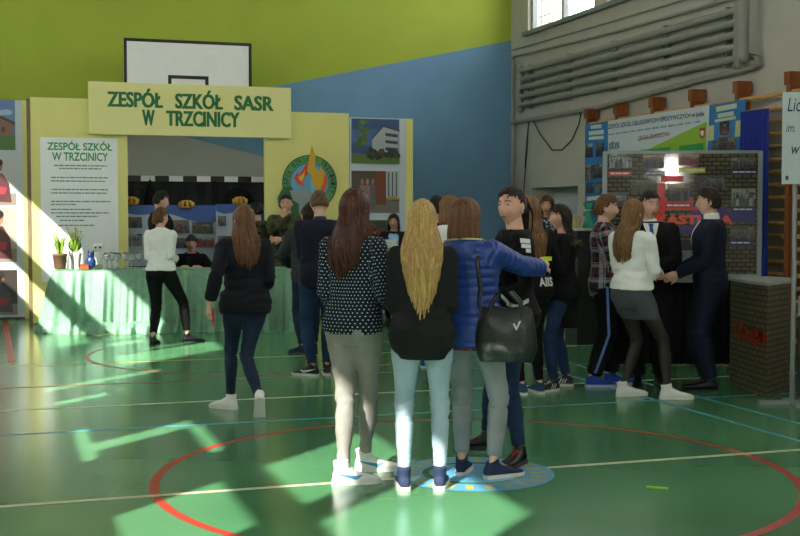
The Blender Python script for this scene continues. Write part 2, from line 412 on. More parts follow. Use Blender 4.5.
# z, half width, half depth, y offset (for a 1.68 m person)
TORSO_F = [(.78, .11, .085, -.005), (.84, .155, .108, -.012), (.91, .172, .122, -.016), (.98, .158, .110, -.010), (1.04, .137, .095, 0),
           (1.10, .128, .088, .004), (1.17, .134, .092, .008), (1.25, .150, .106, .012), (1.32, .158, .100, .004), (1.375, .150, .078, -.006), (1.415, .105, .060, -.012), (1.44, .062, .055, -.014)]
TORSO_M = [(.78, .12, .09, -.005), (.84, .155, .108, -.010), (.91, .165, .118, -.012), (.98, .158, .110, -.006), (1.04, .152, .104, 0),
           (1.10, .152, .102, .004), (1.17, .160, .106, .006), (1.25, .176, .116, .006), (1.32, .188, .112, .0), (1.375, .178, .086, -.008), (1.415, .118, .066, -.012), (1.44, .068, .060, -.014)]
LEG = [(0, .090, .092), (.12, .088, .092), (.3, .080, .084), (.5, .067, .070), (.75, .056, .058), (1.0, .051, .055), (1.12, .046, .053), (1.3, .048, .060), (1.5, .044, .055), (1.75, .034, .040), (1.95, .031, .035), (2.0, .033, .037)]
ARM = [(0, .050), (.25, .046), (.6, .040), (1, .035), (1.2, .037), (1.6, .030), (2, .0235)]

def ik(a, b, l1, l2, pole):
    d = b - a; L = max(min(d.length, (l1 + l2) * .998), abs(l1 - l2) + .02)
    n = d.normalized(); x = (l1 * l1 - l2 * l2 + L * L) / (2 * L); h = math.sqrt(max(l1 * l1 - x * x, 0))
    p = pole - n * pole.dot(n); p.normalize()
    return a + n * x + p * h, a + n * L
def limb(A, B, C, tab, n1=6):
    """points and radii down a two-bone limb, with the joint rounded"""
    pts, rad = [], []
    for row in tab:
        t = row[0]
        if t <= 1: p = A.lerp(B, t)
        else: p = B.lerp(C, t - 1)
        k = max(0, 1 - abs(t - 1) / .22)
        if k > 0: p = p.lerp((A.lerp(B, .85) + B.lerp(C, .15)) / 2, .30 * k)
        pts.append(p); rad.append(row[1] if len(row) == 2 else (row[1], row[2]))
    return pts, rad
def wobble(P, seed, k, n=7, aniso=(1, 1, 1)):
    r = np.random.RandomState(seed); out = np.zeros(len(P))
    for _ in range(n):
        d = r.normal(size=3) * np.array(aniso) * k; out += np.sin(P @ d + r.uniform(0, 6.28))
    return out / n

class Body:
    def __init__(s, sex='f', H=1.68, feet=None, knees=None, pel=(0, 0, -.012), lean=0, side=0, twist=0, wr=None, el=None, hyaw=0, hpitch=0, htilt=0,
                 shoulders=None, fat=1.0, hand=None, curl=(.55, .55), seated=False):
        s.k = H / 1.68; s.sex = sex; s.tab = TORSO_M if sex == 'm' else TORSO_F
        s.fat = fat; s.pel = V(pel); s.lean, s.side, s.twist = R(lean), R(side), R(twist)
        s.sw = shoulders or (.188 if sex == 'm' else .160)
        feet = feet or {}
        s.foot = {}; s.hip = {}; s.knee = {}; s.ank = {}; s.sh = {}; s.el = {}; s.wr = {}
        for i, sx in (('l', -1), ('r', 1)):
            f = dict(x=sx * .09, y=0, yaw=-sx * 8, pitch=0, z=0); f.update(feet.get(i, {})); s.foot[i] = f
            s.hip[i] = V((sx * .088, -.005, .89)) + s.pel
            s.ank[i] = s.footM(i) @ V((0, -.005, .085))
            kp = V((knees or {}).get(i, (sx * .05 - math.sin(R(f['yaw'])) * .6, 1, 0.1)))
            s.knee[i], s.ank[i] = ik(s.hip[i], s.ank[i], .415, .40, kp)
            s.sh[i] = s.T(V((sx * s.sw, -.008, 1.365)))
            w = (wr or {}).get(i); w = V(w) if w else s.T(V((sx * (s.sw + .055), .05, .845)))
            e = V((el or {}).get(i, (sx * .5, -1, -.25)))
            s.el[i], s.wr[i] = ik(s.sh[i], w, .285, .25, e)
        s.hand = hand or {}; s.curl = dict(l=curl[0], r=curl[1])
        s.HM = Matrix.Translation(s.T(V((0, .012, 1.572)))) @ Matrix.Rotation(s.twist, 4, 'Z') @ Matrix.Rotation(R(hyaw), 4, 'Z') @ Matrix.Rotation(R(hpitch), 4, 'X') @ Matrix.Rotation(R(htilt), 4, 'Y')
    def footM(s, i):
        f = s.foot[i]
        M = Matrix.Translation(V((f['x'], f['y'], f['z']))) @ Matrix.Rotation(R(f['yaw']), 4, 'Z')
        if f['pitch']:
            t = V((0, .12, 0)); M = M @ Matrix.Translation(t) @ Matrix.Rotation(-R(f['pitch']), 4, 'X') @ Matrix.Translation(-t)
        return M
    def T(s, p):
        q = V(p) + s.pel; z0 = .93 + s.pel.z
        t = min(max((q.z - z0) / .45, 0), 1)
        if q.z <= z0: return q
        c = V((s.pel.x, s.pel.y, z0)); q = q - c
        q = Matrix.Rotation(s.twist * t, 3, 'Z') @ q
        q = Matrix.Rotation(-s.lean * (.4 + .6 * t), 3, 'X') @ q
        q = Matrix.Rotation(s.side * (.4 + .6 * t), 3, 'Y') @ q
        return q + c
    def torso_rings(s, mb, z0, z1, ease=0.0, step=.03, n=28, shape=None):
        rg = []; z = z0; k = max(2, int(round((z1 - z0) / step)))
        for i in range(k + 1):
            z = lerp(z0, z1, i / k)
            a, b, yo = interp(s.tab, z)
            e = ease(z) if callable(ease) else ease
            a = a * s.fat + e; b = b * s.fat + e
            ring = []
            for j in range(n):
                t = 2 * PI * j / n; cx, sy = math.cos(t), math.sin(t)
                p = 2.4; r = (abs(cx) ** p + abs(sy) ** p) ** (-1 / p)
                ring.append(s.T(V((a * cx * r, b * sy * r + yo, z))))
            rg.append(ring)
        mb.rings(rg)
    # ---- the body itself
    def head_geo(s, mb):
        n, k = 56, 40; rg = []
        g = lambda d, w: math.exp(-(d / w) ** 2)
        for i in range(1, k):
            a = PI * i / k; ring = []
            for j in range(n):
                b = 2 * PI * j / n
                x, y, z = math.sin(a) * math.sin(b), math.sin(a) * math.cos(b), math.cos(a)
                px, py, pz = x * .074, y * .094, z * .113
                if pz < 0:
                    t = -pz / .113; px *= 1 - .30 * t * t
                    if y > 0: py *= 1 - .10 * t; pz *= 1.04
                    else: py *= 1 - .25 * t
                if y > .1:
                    w = min(1, (y - .1) / .5)
                    py += w * (-.006 * g(pz - .02, .05) )
                    py += w * (.020 * g(px, .0095 + max(0, -.02 - pz) * .25) * (g(pz + .022, .022) if pz < -.022 else g(pz + .022, .034)))
                    py += w * (.007 * g(px, .012) * g(pz + .030, .009))
                    py -= w * .009 * (g(px - .031, .014) + g(px + .031, .014)) * g(pz - .008, .012)
                    py += w * .0035 * g(abs(px) - .025, .025) * g(pz - .032, .013)
                    py += w * .007 * g(px, .020) * g(pz + .062, .010)
                    py -= w * .003 * g(px, .022) * g(pz + .0625, .0025)
                    py += w * .010 * g(px, .020) * g(pz + .098, .016)
                    py += w * .004 * (g(px - .042, .018) + g(px + .042, .018)) * g(pz + .028, .022)
                ring.append(s.HM @ V((px, py, pz)))
            rg.append(ring[::-1])
        mb.rings(rg)
        for sx in (-1, 1):
            M = s.HM.to_3x3() @ Matrix.Rotation(sx * R(18), 3, 'Z')
            mb.ell(s.HM @ V((sx * .076, -.008, -.006)), (.010, .020, .032), M, 12, 8)
    def hand_geo(s, mb, i):
        sx = -1 if i == 'l' else 1
        h = s.hand.get(i, {})
        f = V(h['dir']).normalized() if 'dir' in h else (s.wr[i] - s.el[i]).normalized()
        pn = V(h.get('palm', (-sx, 0, 0)))
        pn = pn - f * pn.dot(f)
        if pn.length < .1: pn = V((0, -1, 0)) - f * (-f.y)
        pn.normalize(); sd = f.cross(pn)          # across the palm
        thumb_side = -1 if sx > 0 else 1
        if h.get('flip'): thumb_side *= -1
        sd = sd * thumb_side                        # points to the thumb
        w = s.wr[i]; c = s.curl[i]
        rg = []
        for t, a, b in ((-.02, .024, .021), (.0, .026, .019), (.03, .034, .017), (.06, .040, .016), (.085, .040, .013), (.095, .034, .008)):
            ce = w + f * t
            rg.append([ce + sd * (math.cos(2 * PI * j / 12) * a) + pn * (math.sin(2 * PI * j / 12) * b) for j in range(12)])
        mb.rings(rg)
        for q, (off, ln) in enumerate(((.030, .070), (.010, .079), (-.010, .073), (-.029, .056))):
            p = w + f * .078 + sd * off; d = f; pts = [p]; ang = 0
            for sg in (.42, .32, .26):
                ang = c * 1.0 * (.9 if len(pts) == 1 else 1.1) * (1 + .08 * q); d = (Matrix.Rotation(0, 3, 'X') @ d)
                ax = d.cross(pn); ax.normalize(); d = (Matrix.Rotation(ang * .75, 3, ax) @ d).normalized()
                p = p + d * ln * sg * 1.15; pts.append(p)
            mb.tube(pts, [.0092, .0086, .0078, .0068], 8, ref=sd)
        p = w + f * .022 + sd * .026; d1 = (f * .75 + sd * .75 + pn * .25).normalized(); d2 = (f * .95 + sd * .25 + pn * .35).normalized()
        mb.tube([p - d1 * .01, p + d1 * .035, p + d1 * .035 + d2 * .028, p + d1 * .035 + d2 * .05], [.013, .0115, .0095, .0075], 8, ref=pn)
    def body_mesh(s, voxel, slim=.9, legs_slim=.88):
        mb = MB()
        s.torso_rings(mb, .80, 1.43, -.012)
        mb.tube([s.T(V((0, -.014, 1.38))), s.T(V((0, -.012, 1.44))), s.HM @ V((0, -.018, -.06)), s.HM @ V((0, -.012, -.02))], [(.066, .060), (.053, .053), (.050, .053), (.05, .05)], 18)
        s.head_geo(mb)
        for i in 'lr':
            mb.tube([s.T(V(((-1 if i == 'l' else 1) * .08, -.008, 1.36))), s.sh[i]], [.046, .044], 12)
            p, r = limb(s.sh[i], s.el[i], s.wr[i], ARM)
            mb.tube(p, [x * (slim if t < 1.6 else 1) for x, t in zip(r, [q[0] for q in ARM])], 12)
            s.hand_geo(mb, i)
            p, r = limb(s.hip[i], s.knee[i], s.ank[i], LEG)
            mb.tube(p, [(a * legs_slim, b * legs_slim) for a, b in r], 14)
            M = s.footM(i); f3 = M.to_3x3() @ V((0, 1, 0))
            mb.tube([M @ V((0, -.03, .045)), M @ V((0, .06, .04)), M @ V((0, .15, .028))], [(.024, .024), (.030, .024), (.026, .014)], 10, ref=M.to_3x3() @ V((1, 0, 0)))
        return remesh(mb, voxel, 2, .4)
    # ---- clothes
    def bones(s):
        b = [(s.T(V((0, 0, .8))), s.T(V((0, 0, 1.42))), 0.13)]
        for i in 'lr': b += [(s.sh[i], s.el[i], .045), (s.el[i], s.wr[i], .04)]
        for i in 'lr': b += [(s.hip[i], s.knee[i], .075), (s.knee[i], s.ank[i], .05)]
        return b
    def cloth_coords(s, P, which):
        best = np.full(len(P), 1e9); u = np.zeros(len(P)); v = np.zeros(len(P)); seg = np.zeros(len(P), int); tt = np.zeros(len(P))
        B = s.bones()
        for k in which:
            a, b, r = B[k]; a = np.array(a); b = np.array(b); d = b - a; L = np.linalg.norm(d); d /= L
            q = P - a; t = np.clip(q @ d, 0, L); rad = q - t[:, None] * d; dist = np.linalg.norm(rad, axis=1) - r
            x = np.array([0, 1, 0.]) if abs(d[2]) > .6 else np.array([0, 0, 1.]); x = x - d * (x @ d); x /= np.linalg.norm(x); y = np.cross(d, x)
            m = dist < best
            best[m] = dist[m]; u[m] = (np.arctan2(rad @ y, rad @ x) * r)[m]; v[m] = ((q @ d) + (k % 2) * .285 + (k > 0) * .37)[m]; seg[m] = k; tt[m] = (t / L)[m]
        return u, v, seg, tt
    def finish(s, me, which, seed=1, fold=.004, mode=None, attr=False):
        P = coords(me); Nn = normals(me)
        u, v, seg, tt = s.cloth_coords(P, which)
        if mode == 'puffer':
            d = np.abs(np.sin(v * PI / .052)) ** .6 * .011 - .004
            d += wobble(np.stack([u * 60, v * 8, u * 0], 1), seed, 1.0) * .0035
        else:
            w = np.ones(len(P)) * .45
            for k in which:
                if k == 0: w[seg == 0] = .35 + .9 * np.exp(-((tt[seg == 0] - .35) / .2) ** 2)
                elif k in (1, 3, 5, 7): w[seg == k] = .25 + .9 * tt[seg == k] ** 6 + .35 * (1 - tt[seg == k]) ** 4
                else: w[seg == k] = .25 + .9 * (1 - tt[seg == k]) ** 6 + .9 * tt[seg == k] ** 5
            q = np.stack([u * 9, v * 48 + np.sin(u * 14 + seed) * 1.2, u * 5], 1)
            a = wobble(q, seed, 1.0); b = wobble(q * 1.9 + 3, seed + 5, 1.0); c = wobble(P * 22, seed + 9, 1.0)
            d = fold * w * (1.6 * (.5 - np.abs(a) * 2.2) + .6 * b) + fold * .5 * c
        set_coords(me, P + Nn * d[:, None])
        if attr:
            at = me.attributes.new('cloth', 'FLOAT_VECTOR', 'POINT')
            at.data.foreach_set('vector', np.stack([u, v, seg.astype(float)], 1).astype(np.float32).ravel())
        return me
    def top(s, voxel, hem=.86, ease=.014, sleeve=2.0, collar=0, flare=0.0, mode=None, fold=.004, seed=1, attr=False, sleeve_ease=.010, neck=1.43, cuff=None):
        mb = MB(); e = ease
        s.torso_rings(mb, hem, neck, lambda z: e + flare * max(0, (1.08 - z)) / .25)
        if collar:
            mb.tube([s.T(V((0, -.014, 1.405))), s.T(V((0, -.010, 1.43 + collar)))], [(.078, .074), (.066, .068)], 22, round_ends=False)
        for i in 'lr':
            sx = -1 if i == 'l' else 1
            mb.tube([s.T(V((sx * .07, -.008, 1.355))), s.T(V((sx * (s.sw - .02), -.008, 1.358))), s.sh[i]], [.052 + e * .6, .050 + e * .6, .049 + e * .6], 16)
            tab = [r for r in ARM if r[0] < sleeve]; last = interp(ARM, sleeve)[0]; tab = tab + [(sleeve, last)]
            p, r = limb(s.sh[i], s.el[i], s.wr[i], tab)
            r = [x + sleeve_ease + (.004 if t > 1.5 else 0) for x, t in zip(r, [q[0] for q in tab])]
            mb.tube(p, r, 16, round_ends=False)
        me = remesh(mb, voxel, 4)
        return s.finish(me, (0, 1, 2, 3, 4), seed, fold, mode, attr)
    def trousers(s, voxel, ease=.007, leg_ease=.006, waist=1.03, hem=1.93, seed=3, fold=.006, wide=0):
        mb = MB(); s.torso_rings(mb, .79, waist, ease)
        for i in 'lr':
            sx = -1 if i == 'l' else 1
            tab = [r for r in LEG if r[0] < hem] + [(hem,) + tuple(interp(LEG, hem))]
            p, r = limb(s.hip[i], s.knee[i], s.ank[i], tab)
            mb.tube(p, [(a + leg_ease + wide * min(1, t / 1.2), b + leg_ease + wide * min(1, t / 1.2)) for (a, b), t in zip(r, [q[0] for q in tab])], 20, round_ends=False)
            mb.ell(s.pel + V((sx * .075, -.060, .895)), (.082, .078, .088))
        me = remesh(mb, voxel, 5)
        return s.finish(me, (5, 6, 7, 8), seed, fold)
    def skirt(s, voxel, top=1.05, hem=.52, ease=.012):
        mb = MB(); rg = []; n = 32
        for i in range(20):
            z = lerp(hem, top, i / 19)
            if z > .86:
                a, b, yo = interp(s.tab, z); c = V((s.pel.x, yo + s.pel.y, z + s.pel.z)); a += ease; b += ease
                ring = [c + V((a * math.cos(2 * PI * j / n), b * math.sin(2 * PI * j / n), 0)) for j in range(n)]
            else:
                t = (.89 - z) / .415
                L = s.hip['l'].lerp(s.knee['l'], t); Rr = s.hip['r'].lerp(s.knee['r'], t); c = (L + Rr) / 2; ax = (Rr - L); h = ax.length / 2
                ax = V((ax.x, ax.y, 0)).normalized(); ay = V((-ax.y, ax.x, 0)); r = interp(LEG, t)[0] + ease + .006
                a, b = h + r, r + .018
                ring = [V((c.x, c.y, z + s.pel.z)) + ax * (a * math.cos(2 * PI * j / n)) + ay * (b * math.sin(2 * PI * j / n)) for j in range(n)]
            rg.append(ring)
        mb.rings(rg)
        for sx, i in ((-1, 'l'), (1, 'r')):
            mb.ell(s.pel + V((sx * .07, -.062, .895)), (.088, .082, .09))
            p, r = limb(s.hip[i], s.knee[i], s.ank[i], [q for q in LEG if q[0] < .31]); mb.tube(p, [(a + ease + .004, b + ease + .004) for a, b in r], 18)
        s.torso_rings(mb, .785, .98, ease + .004)
        me = remesh(mb, voxel, 6)
        return s.finish(me, (0, 5, 7), 4, .002)
    def tights(s, voxel):
        mb = MB()
        for i in 'lr':
            p, r = limb(s.hip[i], s.knee[i], s.ank[i], LEG)
            mb.tube(p, [(a * .97 + .001, b * .97 + .001) for a, b in r], 18)
        return remesh(mb, voxel, 4)
    def shoe_geo(s, i, shaft=0.0, size=1.0, dress=False):
        M = s.footM(i); up = MB(); n = 18; rg = []
        prof = [(-.066, .016, .050), (-.060, .028, .072), (-.035, .036, .088), (.0, .038, .097), (.035, .039, .090), (.07, .041, .074), (.11, .044, .058), (.15, .044, .050), (.18, .038, .042), (.20, .024, .034), (.207, .010, .026)]
        if dress: prof = [(y * 1.06, w * .92, h * .92) for y, w, h in prof]
        for y, w, h in prof:
            ring = []
            for j in range(n):
                t = 2 * PI * j / n; c, q = math.cos(t), math.sin(t)
                x = w * math.copysign(abs(c) ** .75, c); z = .016 + (h - .016) * (.5 + .5 * math.copysign(abs(q) ** .8, q))
                ring.append(M @ V((x * size, y * size, z * size)))
            rg.append(ring)
        up.rings(rg)
        up.tube([M @ V((0, -.012, .07)), M @ V((0, -.012, .095)), M @ V((0, -.018, .105 + shaft))], [(.038, .046), (.038, .046), (.041, .047)], 16, ref=M.to_3x3() @ V((1, 0, 0)), round_ends=False)
        so = MB(); out = []
        for y, w, h in [(-.070, .012, 0)] + prof[1:-1] + [(.212, .012, 0)]: out.append((y * size, (w + .003) * size))
        pts = [(w, y) for y, w in out] + [(-w, y) for y, w in reversed(out)]
        k = len(pts); th = .024 if not dress else .016
        vs = [M @ V((x, y, 0)) for x, y in pts] + [M @ V((x * 1.02, y * 1.01, th)) for x, y in pts]
        so.add(vs, [tuple(range(k - 1, -1, -1)), tuple(range(k, 2 * k))] + [(a, (a + 1) % k, (a + 1) % k + k, a + k) for a in range(k)])
        return up, so, M
    # ---- hair
    def back_y(s, z, extra):
        a, b, yo = interp(s.tab, min(z, 1.40)); p = s.T(V((0, -b * s.fat + yo - extra, z)))
        return p
    def scalp_cap(s, mb, k=1.05, low=-.055, front=.045, m=0):
        n, kk = 40, 26; keep = lambda x, y, z: z > (front - .03 * (x / .0755) ** 2 if y > .035 else lerp(front, low, min(1, (.035 - y) / .07)))
        vs = []; idx = {}; fs = []
        for i in range(kk + 1):
            a = PI * .86 * i / kk
            for j in range(n):
                b = 2 * PI * j / n
                vs.append(V((.0755 * k * math.sin(a) * math.sin(b), .095 * k * math.sin(a) * math.cos(b) - .003, .113 * k * math.cos(a) + .002)))
        for i in range(kk):
            for j in range(n):
                q = (i * n + j, (i + 1) * n + j, (i + 1) * n + (j + 1) % n, i * n + (j + 1) % n)
                c = sum((vs[t] for t in q), V()) / 4
                if keep(*c): fs.append(q)
        mb.add([s.HM @ v for v in vs], fs, m, True)
    def lock(s, mb, pts, w, th, m=0, taper=.25, start=.7):
        k = len(pts); rad = [(w * (lerp(1, taper, max(0, (i / (k - 1) - .45) / .55)) if i else start), th * lerp(1, .5, i / (k - 1))) for i in range(k)]
        c = s.HM.translation
        mid = pts[k // 2]; o = V((mid.x - c.x, mid.y - c.y, 0)); ref = V((-o.y, o.x, 0))
        if ref.length < 1e-4: ref = V((1, 0, 0))
        s.lk = getattr(s, 'lk', 0) + 1
        mb.tube(pts, rad, 6, (0, 1, 0, 2, 0, 1, 2, 0, 0, 2, 1)[s.lk * 7 % 11] if m == 0 else m, ref.normalized(), round_ends=False)
    def hair_long(s, zend=1.1, n=110, seed=1, wave=0.0, spread=.10, extra=.035, front=0, w=.013, vary=.05, part=0.0, tuck=75, vee=.7, conv=.8):
        r = random.Random(seed); mb = MB(); s.scalp_cap(mb, 1.06, -.07, .055)
        H3 = s.HM.to_3x3(); hx = s.HM.translation.x; zs = [1.40, lerp(1.40, zend, .35), lerp(1.40, zend, .7), zend + .02]
        mb.tube([s.HM @ V((0, -.055, -.01)), s.HM @ V((0, -.06, -.07))] + [s.back_y(z, extra * .45) + V((hx * .7, 0, 0)) for z in zs], [(.070, .030), (.076, .034), (spread * .80, .026), (spread * .82, .020), (spread * (.45 + .35 * conv), .016), (spread * .25, .008)], 18, 1)
        for q in range(n):
            fr = q < front
            ph0 = R(r.uniform(-178, 178))
            ph1 = ph0
            if abs(ph0) < R(tuck): ph1 = math.copysign(R(tuck + r.uniform(0, 25)), ph0 if abs(ph0) > .05 else r.choice((-1, 1)))
            th0 = R(r.uniform(2, 55)) if abs(ph0) > R(60) else R(r.uniform(2, 40))
            k = 1.07 + r.uniform(0, .035); pts = []
            for j in range(6):
                t = j / 5; th = lerp(th0, R(102), t); ph = lerp(ph0, ph1, min(1, t * 1.4))
                pts.append(s.HM @ V((part * (1 - t) + math.sin(ph) * math.sin(th) * .0755 * k, math.cos(ph) * math.sin(th) * .096 * k, math.cos(th) * .113 * k)))
            p = pts[-1]; ze = zend + r.uniform(-vary, vary); sgn = 1 if math.sin(ph1) > 0 else -1
            go_front = fr and abs(ph1) < R(120)
            dx = p.x - s.HM.translation.x; fx = s.HM.translation.x + dx * lerp(1.0, spread / .08, .8) + r.uniform(-.015, .015)
            phs = r.uniform(0, 6.28) * .4 + q * .12; kz = 9; ze += vee * abs(fx - s.HM.translation.x) ** 1.5 * 3.0
            for j in range(1, kz + 1):
                t = j / kz; z = lerp(p.z, ze * 1.0, t)
                zz = min(z, 1.42)
                by = s.back_y(zz, extra + r.uniform(0, .012))
                if go_front:
                    a, b, yo = interp(s.tab, min(zz, 1.38)); ty = s.T(V((0, b + yo + extra, zz))).y
                else:
                    ty = by.y if z < 1.40 else lerp(p.y, min(p.y, s.T(V((0, -.09, 1.40))).y), .5)
                    ty += .35 * abs(fx - s.HM.translation.x) * (1 if z < 1.40 else 0)
                e = min(1, t * 1.6)
                x = lerp(p.x, fx, e); x = s.HM.translation.x + (x - s.HM.translation.x) * lerp(1, conv, max(0, (t - .45) / .55)); y = lerp(p.y, ty, min(1, t * 2.0))
                x += wave * math.sin(z * 38 + phs) * min(1, t * 2); y += wave * .6 * math.cos(z * 38 + phs) * min(1, t * 2)
                pts.append(V((x, y, z)))
            s.lock(mb, pts, w * r.uniform(.7, 1.4), .0045)
        return mb
    def hair_short(s, seed=1, n=150, ln=.05, low=-.06, front=.06, fringe=0.0, lift=.0, w=.011, k=1.055):
        r = random.Random(seed); mb = MB(); s.scalp_cap(mb, k, low, front)
        for q in range(n):
            ph = R(r.uniform(-180, 180)); y = math.cos(ph)
            lo = math.acos(max(-1, min(1, (lerp(front + .012, low + .03, min(1, max(0, (.55 - y) / .8)))) / .113)))
            th0 = r.uniform(.05, lo); th1 = min(th0 + ln / .1, lo + .12 + (fringe if y > .3 else 0))
            pts = []
            for j in range(5):
                t = j / 4; th = lerp(th0, th1, t); kk = k + .012 + .05 * lift * math.sin(t * 3) + r.uniform(0, .012) + (lift * .35 * t if y > .2 else 0)
                pp = ph + r.uniform(-.04, .04) + (.25 * t)
                pts.append(s.HM @ V((math.sin(pp) * math.sin(th) * .0755 * kk, math.cos(pp) * math.sin(th) * .095 * kk - .003, math.cos(th) * .113 * kk + .002)))
            s.lock(mb, pts, w * r.uniform(.8, 1.3), .005)
        return mb
    def hair_bob(s, seed=1, n=120, zdrop=.16, tuck=65, w=.013, sweep=0.0):
        r = random.Random(seed); mb = MB(); s.scalp_cap(mb, 1.06, -.07, .055)
        for q in range(n):
            ph0 = R(r.uniform(-178, 178)); ph1 = ph0
            if abs(ph0) < R(tuck): ph1 = math.copysign(R(tuck + r.uniform(0, 25)), ph0)
            th0 = R(r.uniform(2, 60)); k = 1.08 + r.uniform(0, .05); pts = []
            for j in range(6):
                t = j / 5; th = lerp(th0, R(100), t); ph = lerp(ph0, ph1, min(1, t * 1.4))
                pts.append(s.HM @ V((math.sin(ph) * math.sin(th) * .0765 * k, math.cos(ph) * math.sin(th) * .097 * k, math.cos(th) * .113 * k)))
            p = pts[-1]; L = zdrop * r.uniform(.75, 1.1); o = V((p.x - s.HM.translation.x, p.y - s.HM.translation.y, 0))
            for j in range(1, 5):
                t = j / 4; pts.append(V((p.x, p.y, p.z - L * t)) + o * (.10 * math.sin(t * 2.6)) + V((sweep * t, 0, 0)))
            s.lock(mb, pts, w * r.uniform(.8, 1.3), .006, taper=.5)
        return mb
    def ponytail(s, mb, seed=2, n=40, at=(0, -.095, .03), ln=.28, drop=(0, -.05)):
        r = random.Random(seed); p0 = s.HM @ V(at)
        back = s.HM.to_3x3() @ V((0, -1, .1))
        for q in range(n):
            a = V((r.gauss(0, .007), r.gauss(0, .007), r.gauss(0, .008))); L = ln * r.uniform(.7, 1.05); pts = [p0 - back * .025 + a * .6, p0 + a]
            for j in range(1, 7):
                t = j / 6; pts.append(p0 + a * (1 + 1.2 * math.sin(t * 2.6)) + back * (.022 * math.sin(min(1, t * 2) * 1.57)) + V((drop[0] * t, drop[1] * t, -L * t * (.5 + .5 * t))))
            s.lock(mb, pts, .013, .007)
        return mb
    def hair_back(s, seed=3, n=150, at=(0, -.098, .035), w=.010, front=.072):
        """smooth hair drawn back from the hairline to one point"""
        r = random.Random(seed); mb = MB(); s.scalp_cap(mb, 1.05, -.055, front)
        tgt = V(at)
        for q in range(n):
            ph = R(r.uniform(-178, 178)); y = math.cos(ph)
            z0 = lerp(front + .004, -.045, min(1, max(0, (.45 - y) / .9))) / .113 if r.random() < .75 else r.uniform(.3, .9)
            st = math.sqrt(max(0, 1 - z0 * z0)); p = V((math.sin(ph) * st, y * st, z0)); e = V((tgt.x / .0755, tgt.y / .095, tgt.z / .113)).normalized(); k = 1.055 + r.uniform(0, .035); pts = []
            for j in range(8):
                d = p.lerp(e, j / 7)
                if d.length < .2: d = d + V((0, 0, .5))
                d.normalize(); pts.append(s.HM @ V((d.x * .0755 * k, d.y * .095 * k - .002, d.z * .113 * k + .001)))
            s.lock(mb, pts, w * r.uniform(.8, 1.2), .0032, taper=.7, start=.15)
        return mb
    def bun(s, mb, seed=3, at=(0, -.10, .02), r0=.038):
        r = random.Random(seed); c = s.HM @ V(at); mb.ell(c, (r0 * .85,) * 3)
        for q in range(26):
            ax = V((r.gauss(0, 1), r.gauss(0, 1), r.gauss(0, 1))).normalized(); b = ax.orthogonal().normalized(); d = ax.cross(b); a0 = r.uniform(0, 6)
            mb.tube([c + (b * math.cos(a0 + j * .4) + d * math.sin(a0 + j * .4)) * r0 for j in range(7)], (.009), 6, round_ends=False)
        return mb
from mathutils.bvhtree import BVHTree
SKIN = mat('skin', '#d8ab95', .5, var=.06, scale=20, spec=.35)
SKIN2 = mat('skin_rosy', '#d9a48e', .5, var=.06, scale=20, spec=.35)
LIP = flat('#a2574f', .4); EYEW = flat('#d8d2cb', .25); IRIS = flat('#33261f', .2); BROW = flat('#3a2a20', .8)
def mix(a, b, t):
    q = [int(lerp(int(a[i:i + 2], 16), int(b[i:i + 2], 16), t)) for i in (1, 3, 5)]; return '#%02x%02x%02x' % tuple(q)
def hairmat(name, a, b, rough=.5):
    return [mat(name + x, mix(a, b, p), rough, var=0, scale=9, h2=mix(a, b, q), stretch=(12, 12, .6), spec=.35) for x, p, q in (('', .15, .85), ('_deep', 0, .6), ('_pale', .45, 1.0))]
H_DARK = hairmat('hair_dark_brown', '#1d120e', '#3a2219'); H_BLONDE = hairmat('hair_blonde', '#8f6a38', '#dcb878'); H_BROWN = hairmat('hair_brown', '#4a2d1c', '#7d5334')
H_LIGHT = hairmat('hair_light_brown', '#5a3c22', '#936a40'); H_RED = hairmat('hair_auburn', '#2e140d', '#5a2c1b'); H_BLACK = hairmat('hair_black', '#0e0b0b', '#231b18'); H_FAIR = hairmat('hair_fair_short', '#4c3a29', '#7a6046')
WHITE_SHOE = mat('white_leather', '#e4e4e0', .45, var=.03); WHITE_SOLE = mat('white_rubber', '#dcdbd4', .6, var=.04); NAVY_SHOE = fabric('navy_canvas', '#262f4a', .7); BLACK_SHOE = mat('black_leather', '#15151a', .45, var=.1)
BLUE_SHOE = fabric('blue_mesh', '#2340a0', .6); BLACK_CLOTH = fabric('black_cotton', '#0d0d0f'); BLACK_WOOL = fabric('black_wool', '#0e0e10')
BLACK_TROUSER = fabric('black_trouser_cloth', '#0c0c0f'); NAVY_SUIT = fabric('navy_suit_cloth', '#11172c', .75, .12); WHITE_SHIRT = fabric('white_shirt_cotton', '#e6e7e4', .8, .03, .12, 180)
def denim(name, a, b):
    return mat(name, a, .85, 0, 0, 5, .35, 420, h2=b, spec=.2)
JEAN_LIGHT = denim('light_blue_denim', '#90a6b8', '#b0c2d0'); JEAN_PALE = denim('washed_blue_denim', '#7b8488', '#9a9fa0'); JEAN_DARK = denim('dark_blue_denim', '#1a2434', '#29374f'); JEAN_MID = denim('blue_denim', '#1d2e4c', '#2b4266')
JEAN_GREY = denim('grey_denim', '#7d7a75', '#9a9791'); JEAN_INDIGO = denim('indigo_denim', '#1c2b44', '#2a3f60')

